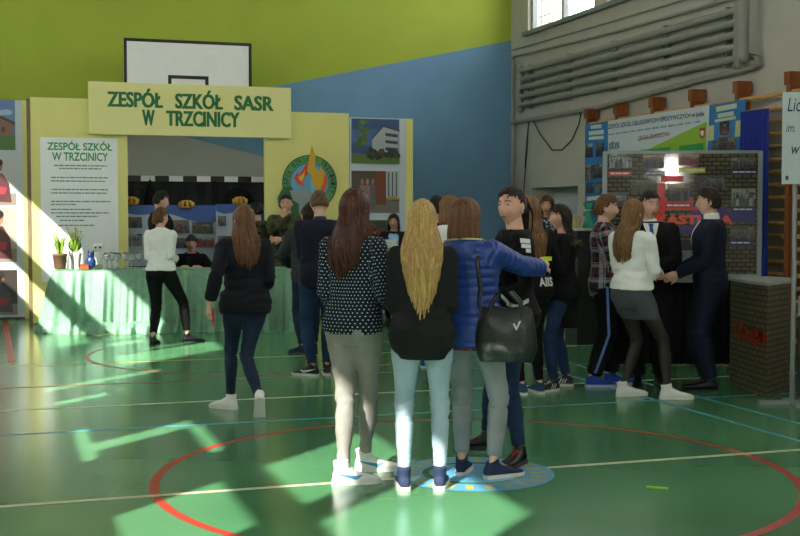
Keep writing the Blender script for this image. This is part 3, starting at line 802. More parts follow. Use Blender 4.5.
def dotted():
    m, nt, b = _new('polka_dot_knit'); at = N(nt, 'ShaderNodeAttribute', attribute_name='cloth'); sp = N(nt, 'ShaderNodeSeparateXYZ'); nt.links.new(at.outputs['Vector'], sp.inputs[0])
    u = math_n(nt, 'DIVIDE', sp.outputs[0], .0225); v = math_n(nt, 'DIVIDE', sp.outputs[1], .0195)
    row = math_n(nt, 'FLOOR', v); sh = math_n(nt, 'MULTIPLY', math_n(nt, 'MODULO', math_n(nt, 'ABSOLUTE', row), 2.0), .5)
    fu = math_n(nt, 'SUBTRACT', math_n(nt, 'FRACT', math_n(nt, 'ADD', u, sh)), .5); fv = math_n(nt, 'SUBTRACT', math_n(nt, 'FRACT', v), .5)
    d = math_n(nt, 'SQRT', math_n(nt, 'ADD', math_n(nt, 'MULTIPLY', fu, fu), math_n(nt, 'MULTIPLY', fv, fv)))
    on = math_n(nt, 'LESS_THAN', d, .16)
    mx = N(nt, 'ShaderNodeMix', data_type='RGBA'); nt.links.new(on, mx.inputs[0]); mx.inputs[6].default_value = srgb('#18212e'); mx.inputs[7].default_value = srgb('#c9d3d8')
    nt.links.new(mx.outputs[2], b.inputs['Base Color']); b.inputs['Roughness'].default_value = .85; b.inputs['Specular IOR Level'].default_value = .2
    return m
def plaid():
    m, nt, b = _new('plaid_flannel'); at = N(nt, 'ShaderNodeAttribute', attribute_name='cloth'); sp = N(nt, 'ShaderNodeSeparateXYZ'); nt.links.new(at.outputs['Vector'], sp.inputs[0])
    prev = srgb('#14182c')
    sock = None
    def over(cur, mask, c, f):
        mx = N(nt, 'ShaderNodeMix', data_type='RGBA'); nt.links.new(math_n(nt, 'MULTIPLY', mask, f), mx.inputs[0])
        if cur is None: mx.inputs[6].default_value = prev
        else: nt.links.new(cur, mx.inputs[6])
        mx.inputs[7].default_value = srgb(c); return mx.outputs[2]
    for ax in (0, 1):
        for per, ph, wd, c, f in ((.13, 0, .22, '#b9aeb6', .6), (.13, .45, .12, '#8c3350', .5), (.13, .72, .04, '#d8d2d4', .6)):
            fr = math_n(nt, 'FRACT', math_n(nt, 'ADD', math_n(nt, 'DIVIDE', sp.outputs[ax], per), ph))
            sock = over(sock, math_n(nt, 'LESS_THAN', fr, wd), c, f * (.8 if ax else 1))
    nt.links.new(sock, b.inputs['Base Color']); b.inputs['Roughness'].default_value = .9
    return m
def camo():
    m, nt, b = _new('camouflage_cloth'); tc = N(nt, 'ShaderNodeTexCoord'); no = N(nt, 'ShaderNodeTexNoise', i_Scale=11.0, i_Detail=3.0); nt.links.new(tc.outputs['Object'], no.inputs['Vector'])
    rp = N(nt, 'ShaderNodeValToRGB'); rp.color_ramp.interpolation = 'CONSTANT'; e = rp.color_ramp.elements
    e[0].position = 0; e[0].color = srgb('#26261e'); e[1].position = .43; e[1].color = srgb('#4c5234')
    for p, c in ((.52, '#3a402a'), (.58, '#5c573c'), (.66, '#24261c')): q = e.new(p); q.color = srgb(c)
    nt.links.new(no.outputs[0], rp.inputs[0]); nt.links.new(rp.outputs[0], b.inputs['Base Color']); b.inputs['Roughness'].default_value = .9
    return m
def scarfmat():
    m, nt, b = _new('patterned_scarf_wool'); tc = N(nt, 'ShaderNodeTexCoord'); vo = N(nt, 'ShaderNodeTexVoronoi', i_Scale=24.0); nt.links.new(tc.outputs['Object'], vo.inputs['Vector'])
    rp = N(nt, 'ShaderNodeValToRGB'); rp.color_ramp.interpolation = 'CONSTANT'; e = rp.color_ramp.elements; e[0].color = srgb('#8d99a3'); e[1].position = .38; e[1].color = srgb('#2b3340')
    nt.links.new(vo.outputs['Distance'], rp.inputs[0]); nt.links.new(rp.outputs[0], b.inputs['Base Color']); b.inputs['Roughness'].default_value = .95
    return m

def patch(me, pred, off):
    """the faces of a garment whose centre passes pred, lifted off by off: a panel, collar or print of its own"""
    ids = {}; vs = []; fs = []
    for p in me.polygons:
        if pred(p.center, p.normal):
            f = []
            for i in p.vertices:
                if i not in ids:
                    ids[i] = len(vs); v = me.vertices[i]; vs.append(tuple(v.co + v.normal * off))
                f.append(ids[i])
            fs.append(tuple(f))
    o = bpy.data.meshes.new('patch'); o.from_pydata(vs, [], fs)
    for p in o.polygons: p.use_smooth = True
    return o
def projector(me, d, off=.004, far=1.0):
    bv = BVHTree.FromPolygons([v.co for v in me.vertices], [p.vertices for p in me.polygons]); d = V(d).normalized()
    def f(p):
        h = bv.ray_cast(V(p) - d * far, d)
        return h[0] + h[1] * off if h[0] is not None else None
    return f
def bar(mb, pr, y0, z0, y1, z1, w):
    rows = [(pr((0, lerp(y0, y1, i / 12), lerp(z0, z1, i / 12) + w)), pr((0, lerp(y0, y1, i / 12), lerp(z0, z1, i / 12) - w))) for i in range(13)]
    for p, q in zip(rows, rows[1:]):
        if None not in p + q: mb.poly([p[0], p[1], q[1], q[0]])
def ribbon(mb, pts, w, th, ref, m=0): mb.tube(pts, [(w, th)] * len(pts), 8, m, ref=ref, round_ends=False)

def person(label, B, loc, yaw, near=1, face=False, skin=None):
    vox = (.0062, .0075, .0095)[near]
    o = link('person', B.body_mesh(vox), skin or SKIN)
    o.location = (loc[0], loc[1], 0); o.rotation_euler = (0, 0, R(yaw)); o.scale = (B.k,) * 3
    tag(o, label, 'person'); B.root = o; B.vox = (.0085, .010, .012)[near]
    if face:
        H = B.HM; H3 = H.to_3x3()
        for sx in (-1, 1):
            mb = MB(); mb.ell((0, 0, 0), (.0135, .0075, .009), Matrix.Rotation(-PI / 2, 3, 'X'), 14, 10)
            vs = [H @ V((sx * .031 + v[0], .0690 + v[1], .0085 + v[2])) for v in mb.v]
            mm = [1 if sum(mb.v[i][1] for i in f) / len(f) > .0063 else 0 for f in mb.f]
            mb.v = [tuple(v) for v in vs]; mb.m = mm
            mb.build('eye', [EYEW, IRIS], o)
            eb = MB(); eb.tube([H @ V((sx * .014, .0890, .031)), H @ V((sx * .03, .0840, .0345)), H @ V((sx * .047, .0710, .031))], [(.0025, .0032)] * 3, 6, ref=H3 @ V((0, 1, 0))); eb.build('eyebrow', BROW, o)
        mb = MB(); mb.ell(H @ V((0, .0775, -.063)), (.0205, .008, .0078), H3, 14, 8); mb.build('lips', LIP, o)
    return o
def wear(B, name, me, m): return link(name, me, m, B.root)
def shoes(B, upper, sole, shaft=0.0, size=1.0, dress=False, name='shoe', mark=None, stripes=None, tongue=None):
    out = []
    for i in 'lr':
        up, so, M = B.shoe_geo(i, shaft, size, dress)
        me = remesh(up, .0055 if B.vox < .011 else .008, 2); s = wear(B, name, me, upper)
        so.build('sole', sole, s)
        R3 = M.to_3x3()
        if mark:
            for sx in (-1, 1):
                pr = projector(me, R3 @ V((-sx, 0, 0)), .0025); mb = MB(); rows = []
                for k in range(13):
                    t = k / 12; y = lerp(.10, -.055, t); zc = .040 + .030 * t ** 1.6 if t > .25 else .040 + .05 * (.25 - t) ; hw = .011 * math.sin(min(1, t / .3) * PI / 2) * (1 - t) ** .7 + .0012
                    rows.append([pr(M @ V((0, y, zc + hw))), pr(M @ V((0, y, zc - hw)))])
                for a, b in zip(rows, rows[1:]):
                    if None not in (a[0], a[1], b[0], b[1]): mb.poly([a[0], a[1], b[1], b[0]])
                if mb.f: mb.build('side_mark', mark, s)
        if stripes:
            for sx in (-1, 1):
                pr = projector(me, R3 @ V((-sx, 0, 0)), .0025)
                for q in range(3):
                    mb = MB(); y0 = .015 + q * .024; rows = [[pr(M @ V((0, y0 - t * .022 + d, .03 + t * .042))) for d in (-.005, .005)] for t in (0, .25, .5, .75, 1)]
                    for a, b in zip(rows, rows[1:]):
                        if None not in (a[0], a[1], b[0], b[1]): mb.poly([a[0], a[1], b[1], b[0]])
                    if mb.f: mb.build('side_stripe', stripes, s)
        if tongue:
            mb = MB()
            for q in range(4):
                y = .045 + q * .017; h = .088 - q * .010
                mb.tube([M @ V((-.024, y, h - .010)), M @ V((0, y, h + .004)), M @ V((.024, y, h - .010))], .004, 6)
            mb.build('laces', tongue, s)
        out.append(s)
    return out
def px_pos(*pp):
    g = [ground(*p) for p in pp]; return sum(g, V()) / len(g)
def w2l(loc, yaw, k, p):
    q = V(p) - V((loc[0], loc[1], 0)); return (Matrix.Rotation(-R(yaw), 3, 'Z') @ q) / k
def feet_px(loc, yaw, H, l=None, r=None):
    """feet given as (px, py, world yaw of the toes, pitch) -> local foot specs"""
    k = H / 1.68; out = {}
    for i, f in (('l', l), ('r', r)):
        if f is None: continue
        p = w2l(loc, yaw, k, ground(f[0], f[1])); out[i] = dict(x=p.x, y=p.y, yaw=f[2] - yaw, pitch=f[3] if len(f) > 3 else 0)
    return out
def suit_front(B, jacket, shirt, tie=None, low=1.20):
    pr = projector(jacket, (0, -1, 0), .004); mb = MB(); n = 14
    def strip(wd, off, z0, z1, cols=8):
        rows = []
        for i in range(n + 1):
            z = lerp(z0, z1, i / n); w_ = wd(z); rows.append([(lambda h: h + V((0, off, 0)) if h is not None else None)(pr(B.T(V((lerp(-w_, w_, j / cols), 0, z))))) for j in range(cols + 1)])
        for a, b in zip(rows, rows[1:]):
            for j in range(cols):
                q = [a[j], a[j + 1], b[j + 1], b[j]]
                if None not in q: mb.poly(q[::-1])
    strip(lambda z: .004 + .062 * (z - low) / (1.415 - low), 0, low, 1.415); s = mb.build('shirt_front', shirt, B.root)
    if tie:
        mb.__init__(); strip(lambda z: (.020 if z > 1.385 else .014 + .010 * (1.385 - z) / .18), .006, low + .005, 1.412, 4); mb.build('tie', tie, B.root)
    return s
def shirt_collar(B, m, h=.022, r=.060):
    mb = MB(); mb.tube([B.T(V((0, -.014, 1.42))), B.T(V((0, -.010, 1.435 + h)))], [(r + .008, r + .006), (r, r)], 22, round_ends=False)
    wear(B, 'collar', remesh(mb, .006, 2), m)
# ---------------------------------------------------------------- photographs printed on boards
SK = ['#a07860', '#b08870', '#8f6c58']
def photo(parent, x0, x1, z0, z1, y, kind, seed, name='photograph', border=None):
    """a picture on a board: flat shapes, built in the plane y"""
    r = random.Random(seed); mb = MB(); pal = []; lay = [y]
    def M(c):
        if c not in pal: pal.append(c)
        return pal.index(c)
    def P(pts, c):
        lay[0] -= .0006
        q = [(lerp(x0, x1, min(1, max(0, a))), lay[0], lerp(z0, z1, min(1, max(0, b)))) for a, b in pts]; mb.poly(q, M(c))
    def disc(a, b, ra, rb, c, n=12): P([(a + ra * math.cos(2 * PI * i / n), b + rb * math.sin(2 * PI * i / n)) for i in range(n)], c)
    asp = (x1 - x0) / (z1 - z0)
    mb.box(x0, x1, y - .0005, y + .002, z0, z1, M(border or '#6a625c'))
    if kind == 'house':
        P([(0, 0), (1, 0), (1, 1), (0, 1)], '#5f83b8')
        for _ in range(5): a, b = r.random(), r.uniform(.55, .95); disc(a, b, .14, .06, '#a9bcd6')
        P([(0, 0), (1, 0), (1, .30), (0, .36)], '#4f7a35'); P([(.15, .30), (.95, .28), (.95, .52), (.6, .62), (.15, .50)], '#8a6248'); P([(.1, .48), (.55, .66), (1, .50), (1, .56), (.55, .74), (.1, .54)], '#5a3328')
        for a in (.3, .45, .7): P([(a, .36), (a + .07, .36), (a + .07, .46), (a, .46)], '#3c3c42')
        for _ in range(6): disc(r.uniform(0, .3), r.uniform(.3, .45), .07, .08, '#3c5a2c')
    elif kind == 'school':
        P([(0, 0), (1, 0), (1, 1), (0, 1)], '#3c5688'); P([(0, .45), (1, .30), (1, .8), (0, .75)], '#4a6a9c')
        for _ in range(26): disc(r.uniform(.12, .32), r.uniform(.35, .95), .05, .06, r.choice(['#55703c', '#4a6638', '#68804a']))
        P([(.42, .55), (.66, .84), (.98, .74), (.98, .25), (.6, .22), (.42, .3)], '#aab0b6'); P([(.40, .55), (.66, .87), (1, .77), (1, .72), (.66, .82), (.42, .53)], '#4a4c52')
        for k in range(3): P([(.70, .30 + k * .16), (.96, .28 + k * .155), (.96, .35 + k * .155), (.70, .37 + k * .16)], '#3c4450')
        P([(0, 0), (1, 0), (1, .14), (0, .22)], '#5f7a3c')
        for _ in range(40): disc(r.uniform(.28, 1), r.uniform(.12, .32), .05, .05, r.choice(['#2c3a24', '#38482c', '#5a4a44']))
    elif kind == 'interior':
        P([(0, 0), (1, 0), (1, 1), (0, 1)], '#57504a'); P([(0, 0), (1, 0), (1, .28), (0, .4)], '#7a7672'); P([(.5, .2), (.72, .2), (.72, 1), (.5, 1)], '#7c4a34'); P([(.72, .35), (1, .35), (1, 1), (.72, 1)], '#b9bec4')
        for k in range(3): P([(.76 + k * .08, .4), (.79 + k * .08, .4), (.79 + k * .08, .98), (.76 + k * .08, .98)], '#5c6468')
        for k in range(3):
            a = .22 + k * .11; P([(a - .05, .1), (a + .05, .1), (a + .06, .66), (a - .06, .66)], r.choice(['#9a7a78', '#b0a8a4', '#6a6470'])); disc(a, .74, .035, .08, r.choice(SK))
        P([(.72, .32), (.98, .32), (.94, .40), (.76, .40)], '#c0a040')
    elif kind == 'closeup':
        bg = r.choice(['#cfd0d2', '#b4a79c', '#3a3230']); P([(0, 0), (1, 0), (1, 1), (0, 1)], bg)
        P([(0, 0), (1, 0), (1, .25), (0, .2)], '#8f8578')
        c = r.choice(['#5c3438', '#4a4a58', '#75695e']); P([(.1, .1), (.9, .05), (.85, .45), (.7, .66), (.35, .7), (.12, .5)], c); disc(.55, .80, .16, .14, r.choice(SK)); disc(.55, .88, .17, .10, '#2e221c'); P([(.35, .25), (.75, .22), (.8, .36), (.4, .42)], '#b23a44'); disc(.5, .3, .10, .06, r.choice(SK))
    else:
        bg = {'group': '#6c7468', 'hall': '#7d5a40', 'kitchen': '#8a8f92', 'army': '#56603f', 'red': '#8c3a30'}.get(kind, '#666')
        P([(0, 0), (1, 0), (1, 1), (0, 1)], bg); P([(0, 0), (1, 0), (1, .25), (0, .25)], r.choice(['#6a5a48', '#525a48', '#7a7470']))
        P([(0, .78), (1, .74), (1, 1), (0, 1)], r.choice(['#93a0a8', '#5c6a50', '#a08c70', '#4a4a50']))
        for _ in range(7): a, b = r.random(), r.uniform(.3, 1); P([(a - r.uniform(.05, .2), b - .08), (a + r.uniform(.05, .2), b - .08), (a + r.uniform(.05, .2), b + .1), (a - r.uniform(.05, .2), b + .1)], r.choice(['#7c7468', '#4c5048', '#94908a', '#5c4a3e', '#3a3c44', bg]))
        rows = 3 if kind in ('group', 'army') else 2
        cs = {'army': ['#454a30', '#3a3f2a', '#50553a', '#2e3224'], 'red': ['#8a2a28', '#6a2422', '#5a4a48', '#3a2a2c'], 'kitchen': ['#9a9c9c', '#7c8084', '#36383c', '#54585c'], 'hall': ['#2c2c34', '#3c3040', '#58504a', '#3e4a6a'], 'group': ['#2a2c38', '#5a3432', '#6a6862', '#36507c', '#3c3a38']}.get(kind, ['#333'])
        for q in range(rows):
            n = max(3, int((4.5 + q) * asp)); n = n
            for i in range(n):
                a = (i + .5 + r.uniform(-.3, .3)) / n; h = .66 - .17 * q + r.uniform(-.07, .05); hw = .46 / n
                P([(a - hw, 0), (a + hw, 0), (a + hw * .95, h - .12), (a + hw * .55, h - .02), (a - hw * .55, h - .02), (a - hw * .95, h - .12)], r.choice(cs)); disc(a, h + .04, .16 / n * 1.1, .065, r.choice(SK), 10); disc(a, h + .075, .17 / n * 1.1, .045, r.choice(['#2a1e18', '#3c2a1e', '#4a3826']), 10)
    return mb.build(name, [flat(c, .35) for c in pal], parent)
def bars(parent, name, rows, m, y):
    """rows of print too small to read: (x0, x1, z, height)"""
    mb = MB(); r = random.Random(5)
    for x0, x1, z, h in rows:
        x = x0
        while x < x1:
            w_ = min(r.uniform(.6, 2.2) * h * 2.2, x1 - x); mb.poly([(x, y, z), (x + w_, y, z), (x + w_, y, z + h), (x, y, z + h)]); x += w_ + h * .6
    return mb.build(name, m, parent)

YEL = mat('pale_yellow_board', '#e4de8a', .6, var=.03, scale=2); YEL2 = mat('pale_yellow_banner', '#eae59c', .55, var=.03, scale=2); LETTER = flat('#23703c', .5); PAPER = mat('white_print_paper', '#f0f3f4', .45, var=.02); POST = mat('weathered_wood_post', '#7d6a50', .7, var=.2, scale=6, stretch=(5, 5, 1))
WS = 17.3
S0 = court(0, WS)
def stand(name, label, cat, u, w=WS, z=0): return thing(name, label, cat, court(u, w, z), A18)
# left panel with poster
uL0, zt = bk(30, 97, WS); uL1, _ = bk(127, 100, WS); 
t = stand('display_panel', 'pale yellow display panel carrying the white school poster', 'display panel', uL0)
mb = MB(); mb.box(0, uL1 - uL0, 0, .04, .02, zt); mb.build('board', YEL, t)
mb = MB(); mb.box(-.05, .0, -.005, .05, 0, zt - .02); mb.build('wooden_post', POST, t)
for x in (.15, uL1 - uL0 - .15): mb = MB(); mb.box(x - .03, x + .03, .04, .45, 0, .04); mb.build('foot', POST, t)
a, b = bk(40, 137, WS - .02), bk(119, 281, WS - .02)
t = stand('poster', 'tall white school poster with green heading on pale yellow panel', 'poster', a[0], WS - .012)
pw, pz0, pz1 = b[0] - a[0], b[1], a[1]
mb = MB(); mb.box(0, pw, 0, .008, pz0, pz1); mb.build('poster_sheet', PAPER, t)
mb = MB(); gz = bk(48, 139.5, WS)[1]; g = lambda px, py: (bk(px, py, WS)[0] - a[0], bk(px, py, WS)[1])
text(mb, 'ZESPÓŁ SZKÓŁ', g(47, 149)[0], g(112, 149)[0], g(80, 150.5)[1], g(80, 141)[1], -.003, bold=.022); text(mb, 'W TRZCINICY', g(52, 159)[0], g(108, 159)[0], g(80, 161)[1], g(80, 152.5)[1], -.003, bold=.022); mb.build('heading', flat('#2e9a50', .5), t)
rows = []
for y, x0, x1 in ((166, 54, 107), (169, 59, 102), (178, 51, 108), (181.5, 51, 105), (190, 51, 108), (193.5, 51, 107), (202, 51, 111), (205, 51, 76), (210, 51, 92), (213.5, 51, 109), (217, 56, 98), (221, 60, 84), (226, 58, 94)):
    q = g(x0, y); rows.append((q[0], g(x1, y)[0], q[1], .016))
bars(t, 'small_print', rows, flat('#6f8a86', .5), -.003)
# right panel with emblem
u0, z0 = bk(264, 111, WS); u1, _ = bk(349, 112, WS)
t = stand('display_panel', 'pale yellow display panel carrying the round flame emblem', 'display panel', u0)
mb = MB(); mb.box(0, u1 - u0, 0, .04, .02, z0); mb.build('board', YEL, t)
for x in (.15, u1 - u0 - .15): mb = MB(); mb.box(x - .03, x + .03, .04, .45, 0, .04); mb.build('foot', POST, t)
c = bk(310, 183, WS - .03); rE = (bk(337.5, 183, WS)[0] - bk(283, 183, WS)[0]) / 2
t = stand('round_emblem', 'round school emblem with orange flames and lettered green ring', 'emblem', c[0], WS - .012, c[1])
def ring_fill(mb, r, y, m, n=48): mb.poly([(r * math.cos(2 * PI * i / n), y, r * math.sin(2 * PI * i / n)) for i in range(n)], m)
mb = MB(); mb.prism([(rE * math.cos(2 * PI * i / 48), rE * math.sin(2 * PI * i / 48)) for i in range(48)], 0, .008); mb.build('rim', flat('#1c3c3a', .5), t)
mb = MB(); ring_fill(mb, rE * .965, -.002, 0); mb.build('green_ring', flat('#5d9a58', .5), t)
mb = MB(); ring_fill(mb, rE * .72, -.004, 0); mb.build('ring_line', flat('#1c3c3a', .5), t)
mb = MB(); ring_fill(mb, rE * .70, -.006, 0); mb.build('blue_disc', flat('#5fa9cf', .5), t)
mb = MB(); s_ = 'ZESPÓŁ SZKÓŁ W TRZCINICY'; rr = rE * .77; hh = rE * .17
for i, chx in enumerate(s_):
    if chx == ' ': continue
    ang = R(lerp(200, -20, i / (len(s_) - 1))); wd = hh * .62
    text(mb, chx, -wd / 2, wd / 2, 0, hh, 0, bold=.02, fn=lambda x, z: (math.cos(ang) * (rr + z) + math.sin(ang) * x, -.005, math.sin(ang) * (rr + z) - math.cos(ang) * x))
mb.build('ring_lettering', flat('#123a34', .5), t)
def shape(parent, name, pts, y, h, th=.004):
    q = [((px - 310) / 27.3 * rE, (183 - py) / 27.3 * rE) for px, py in pts]; mb = MB(); mb.prism(q[::-1], y, y + th); return mb.build(name, flat(h, .45), parent)
shape(t, 'leaf_wreath', [(278, 197), (283, 188), (291, 186), (296, 193), (303, 198), (318, 198), (322, 206), (319, 216), (308, 221), (296, 219), (286, 212), (279, 206)], -.009, '#2f6a38')
shape(t, 'torch', [(290, 190), (313, 190), (311, 200), (306, 203), (306, 224), (299, 224), (299, 203), (293, 200)], -.013, '#8f9a9c')
for k, (cc, pts) in enumerate((('#d9502c', [(294, 178), (298, 172), (299, 176), (304, 168), (310, 160), (308, 174), (302, 182), (306, 188), (298, 184)]), ('#e0562c', [(318, 196), (322, 188), (319, 184), (326, 172), (328, 182), (324, 192), (320, 198)]),
        ('#d8a92c', [(312, 146), (316, 158), (315, 168), (320, 172), (321, 166), (325, 174), (323, 184), (319, 190), (316, 196), (315, 188), (312, 182), (311, 174), (307, 172), (309, 160)]), ('#e8b83a', [(298, 178), (303, 174), (305, 170), (304, 178), (301, 182)]), ('#7cc0de', [(310, 178), (314, 186), (315, 198), (311, 190)]))):
    shape(t, 'flame', pts, -.013 - .002 * k, cc, .003)
# banner
c0, c1 = bk(88, 79, WS - .08), bk(291, 90, WS - .08); d0_, d1_ = bk(88, 133, WS - .08), bk(291, 139, WS - .08)
t = stand('banner', 'pale yellow banner with green school name spanning the two panels', 'banner', c0[0], WS - .08)
bwid = c1[0] - c0[0]; bz1, bz0 = (c0[1] + c1[1]) / 2, (d0_[1] + d1_[1]) / 2
mb = MB(); mb.box(0, bwid, 0, .05, bz0, bz1); mb.build('board', YEL2, t)
g = lambda px, py: (bk(px, py, WS - .08)[0] - c0[0], bk(px, py, WS - .08)[1])
zz = lambda y0, y1: (bk(190, y1, WS - .08)[1], bk(190, y0, WS - .08)[1])
mb = MB(); za, zb = zz(90.0, 109.0)
for wd, x0, x1 in (('ZESPÓŁ', 107, 162), ('SZKÓŁ', 175, 222), ('SASR', 234, 273)): text(mb, wd, g(x0, 98)[0], g(x1, 98)[0], za - (0 if 'Ó' not in wd else 0), zb - (.055 if 'Ó' not in wd else 0), -.004, bold=.022); text(mb, wd, g(x0, 98)[0] + .012, g(x1, 98)[0] + .012, za, zb - (.055 if 'Ó' not in wd else 0), -.0046, bold=.022)
za, zb = zz(111, 126.5)
text(mb, 'W', g(142, 118)[0], g(154, 118)[0], za, zb, -.004, bold=.022); [(text(mb, 'TRZCINICY', g(166, 118)[0] + q, g(239, 118)[0] + q, za, zb, -.004 - q * .05, bold=.022), text(mb, 'W', g(142, 118)[0] + q, g(154, 118)[0] + q, za, zb, -.005 - q * .05, bold=.022)) for q in (0, .012)]; mb.build('lettering', LETTER, t)
# photo panels
def photo_panel(label, u0, u1, w, zt, rows, kinds, post=None, seed=1):
    t = stand('photo_display', label, 'photo panel', u0, w); mb = MB(); mb.box(0, u1 - u0, 0, .03, .03, zt); mb.build('white_board', flat('#c9d3de', .4), t)
    for k, ((a, b), kd) in enumerate(zip(rows, kinds)): photo(t, .02, u1 - u0 - .10, a, b, -.003, kd, seed + k)
    if post: mb = MB(); mb.box(u1 - u0, u1 - u0 + post, -.01, .04, 0, zt); mb.build('yellow_post', YEL, t)
    for x in (.1, u1 - u0 - .1): mb = MB(); mb.box(x - .03, x + .03, .03, .3, 0, .035); mb.build('foot', POST, t)
w = 18.3
zr = lambda y, w, px: bk(px, y, w)[1]
photo_panel('tall photo panel of four pictures left of the school poster', bk(-32, 100, w)[0], bk(22, 100, w)[0], w, zr(100, w, 5), [(zr(b, w, 5), zr(a, w, 5)) for a, b in ((100, 150), (157, 205), (208, 262), (270, 315))], ['house', 'closeup', 'closeup', 'closeup'], .09, 21)
w = WS - .0
photo_panel('tall photo panel with the white school building picture, beside the blue wall', bk(350, 118, w)[0], bk(405.5, 118, w)[0], w, zr(118, w, 378), [(zr(b, w, 378), zr(a, w, 378)) for a, b in ((119, 163.5), (171, 213), (220, 262), (268, 310))], ['school', 'interior', 'red', 'hall'], .115, 31)

# handball goal at the back wall
wg = 18.0; ga, gb = bk(97, 176, wg), bk(380, 182, wg); gz = (bk(127, 174.4, wg)[1] + bk(265, 177.8, wg)[1]) / 2
gu0 = bk(190, 180, wg)[0] - 1.54; BLK, WHT = flat('#18181a', .4), flat('#eeeeec', .4)
t = stand('handball_goal', 'black and white striped handball goal standing behind the table', 'goal', gu0, wg)
def striped(mb, a, b, ax, n):
    for i in range(n):
        p, q = lerp(a, b, i / n), lerp(a, b, (i + 1) / n)
        if ax == 'x': mb.box(p, q, 0, .08, gz - .08, gz, (i + 0) % 2)
        else: mb.box(ax, ax + .08, 0, .08, p, q, i % 2)
mb = MB(); striped(mb, -.0, 3.08, 'x', 15); mb.build('crossbar', [WHT, BLK], t)
for x in (0, 3.0): mb = MB(); striped(mb, 0, gz - .08, x, 10); mb.build('goal_post', [BLK, WHT], t)
mb = MB()
for i in range(31): x = .04 + i * .1; mb.tube([(x, .06, gz - .04), (x, .42, gz - .08), (x, .80, .02)], .004, 4, round_ends=False)
for i in range(20): z = gz - .08 - i * .1; yy = lerp(.42, .80, (gz - .08 - z) / (gz - .1)); mb.tube([(.04, yy, z), (3.04, yy, z)], .004, 4, round_ends=False, ref=V((0, 0, 1)))
mb.build('net', flat('#26272a', .8), t)
# dark curtain drawn behind the goal net
t = stand('backdrop_curtain', 'dark grey curtain hanging behind the goal net', 'curtain', gu0 - .3, 18.84)
mb = MB(); n = 160; rg = []
for k in range(9):
    z = lerp(.02, gz - .02, k / 8); rg.append([V((3.7 * i / n, -.022 * math.sin(i * .55 + .4 * math.sin(i * .13)) * (1.2 - .5 * k / 8), z)) for i in range(n + 1)])
mb.rings(rg, cap=False, closed=False); mb.build('curtain_cloth', fabric('dark_grey_curtain', '#35373a'), t)
# basketball backboard
wk = 17.3 + .35; wk = 18.0; a, b = bk(123.5, 37, wk), bk(251.5, 44, wk); bzt = (a[1] + b[1]) / 2; bwid = b[0] - a[0]
t = stand('basketball_backboard', 'white basketball backboard with black border above the banner', 'backboard', a[0], wk)
mb = MB(); mb.box(0, bwid, 0, .03, bzt - 1.05, bzt); mb.build('board', mat('white_backboard', '#f2f3f1', .45, var=.02), t)
mb = MB(); e = .045
for q in ((0, bwid, bzt - e, bzt), (0, bwid, bzt - 1.05, bzt - 1.05 + e), (0, e, bzt - 1.05 + e, bzt - e), (bwid - e, bwid, bzt - 1.05 + e, bzt - e)): mb.box(q[0], q[1], -.004, .0, q[2], q[3])
mb.build('border', BLK, t)
xi0, zi = bk(168, 75, wk); xi0 -= a[0]; xi1 = bk(208.5, 77, wk)[0] - a[0]; mb = MB()
for q in ((xi0, xi1, zi - .05, zi), (xi0, xi0 + .05, zi - .45, zi - .05), (xi1 - .05, xi1, zi - .45, zi - .05), (xi0, xi1, zi - .50, zi - .45)): mb.box(q[0], q[1], -.005, .0, q[2], q[3])
mb.build('aiming_square', BLK, t)
mb = MB(); zc = bzt - .9; mb.tube([(bwid / 2 + .225 * math.cos(i * PI / 16), -.375 + .225 * math.sin(i * PI / 16), zc) for i in range(33)], .01, 8, round_ends=False, ref=V((0, 0, 1))); mb.box(bwid / 2 - .06, bwid / 2 + .06, -.16, 0, zc - .03, zc + .02); mb.build('hoop', flat('#c25a28', .4), t)
for x in (bwid * .25, bwid * .75): mb = MB(); mb.tube([(x, .03, bzt - .5), (x, W_BACK - wk, bzt - .2)], .03, 8); mb.build('support_arm', flat('#55595b', .5), t)

# boards on the table's far side, behind the people, with photos
def wave_board(label, x0, x1, ytop, ybot, w, photos, seed):
    a = bk(x0, ytop, w); b = bk(x1, ytop, w); t = stand('photo_board', label, 'photo board', a[0], w); wd = b[0] - a[0]; zt = a[1]
    zb = .78
    mb = MB(); mb.box(0, wd, 0, .02, zb, zt); mb.build('white_sheet', flat('#aab6c6', .4), t)
    mb = MB(); n = 20; up = [(wd * i / n, zt) for i in range(n + 1)]; lo = [(wd * i / n, zt - .10 - .16 * (i / n) ** 1.5 - .03 * math.sin(i * .5)) for i in range(n + 1)]
    mb.poly([(x, -.003, z) for x, z in lo] + [(x, -.003, z) for x, z in reversed(up)]); mb.build('blue_wave', flat('#3c5fa8', .4), t)
    for k, (xa, ya, xb, yb, kd) in enumerate(photos):
        p, q = bk(xa, ya, w), bk(xb, yb, w); photo(t, p[0] - a[0], q[0] - a[0], q[1], p[1], -.006, kd, seed + k)
    for x in (.1, wd - .1): mb = MB(); mb.box(x - .02, x + .02, .02, .05, 0, zt - .1); mb.build('support_leg', POST, t); mb = MB(); mb.box(x - .02, x + .02, -.12, .2, 0, .03); mb.build('foot', POST, t)
wave_board('wide photo board with blue wave behind the white blouse', 122, 216, 205, 272, 17.55, [(126, 217, 142, 228, 'hall'), (126, 234, 142, 246, 'kitchen'), (172, 220, 189, 233, 'group'), (192, 222, 213, 233, 'army'), (172, 238, 189, 248, 'hall'), (195, 236, 214, 247, 'red')], 51)
wave_board('small photo board with blue top edge beside the second soldier', 216, 264, 204, 272, 17.45, [(218, 216, 226, 226, 'group'), (240, 218, 262, 232, 'group'), (218, 236, 236, 248, 'hall'), (240, 238, 262, 250, 'army')], 61)
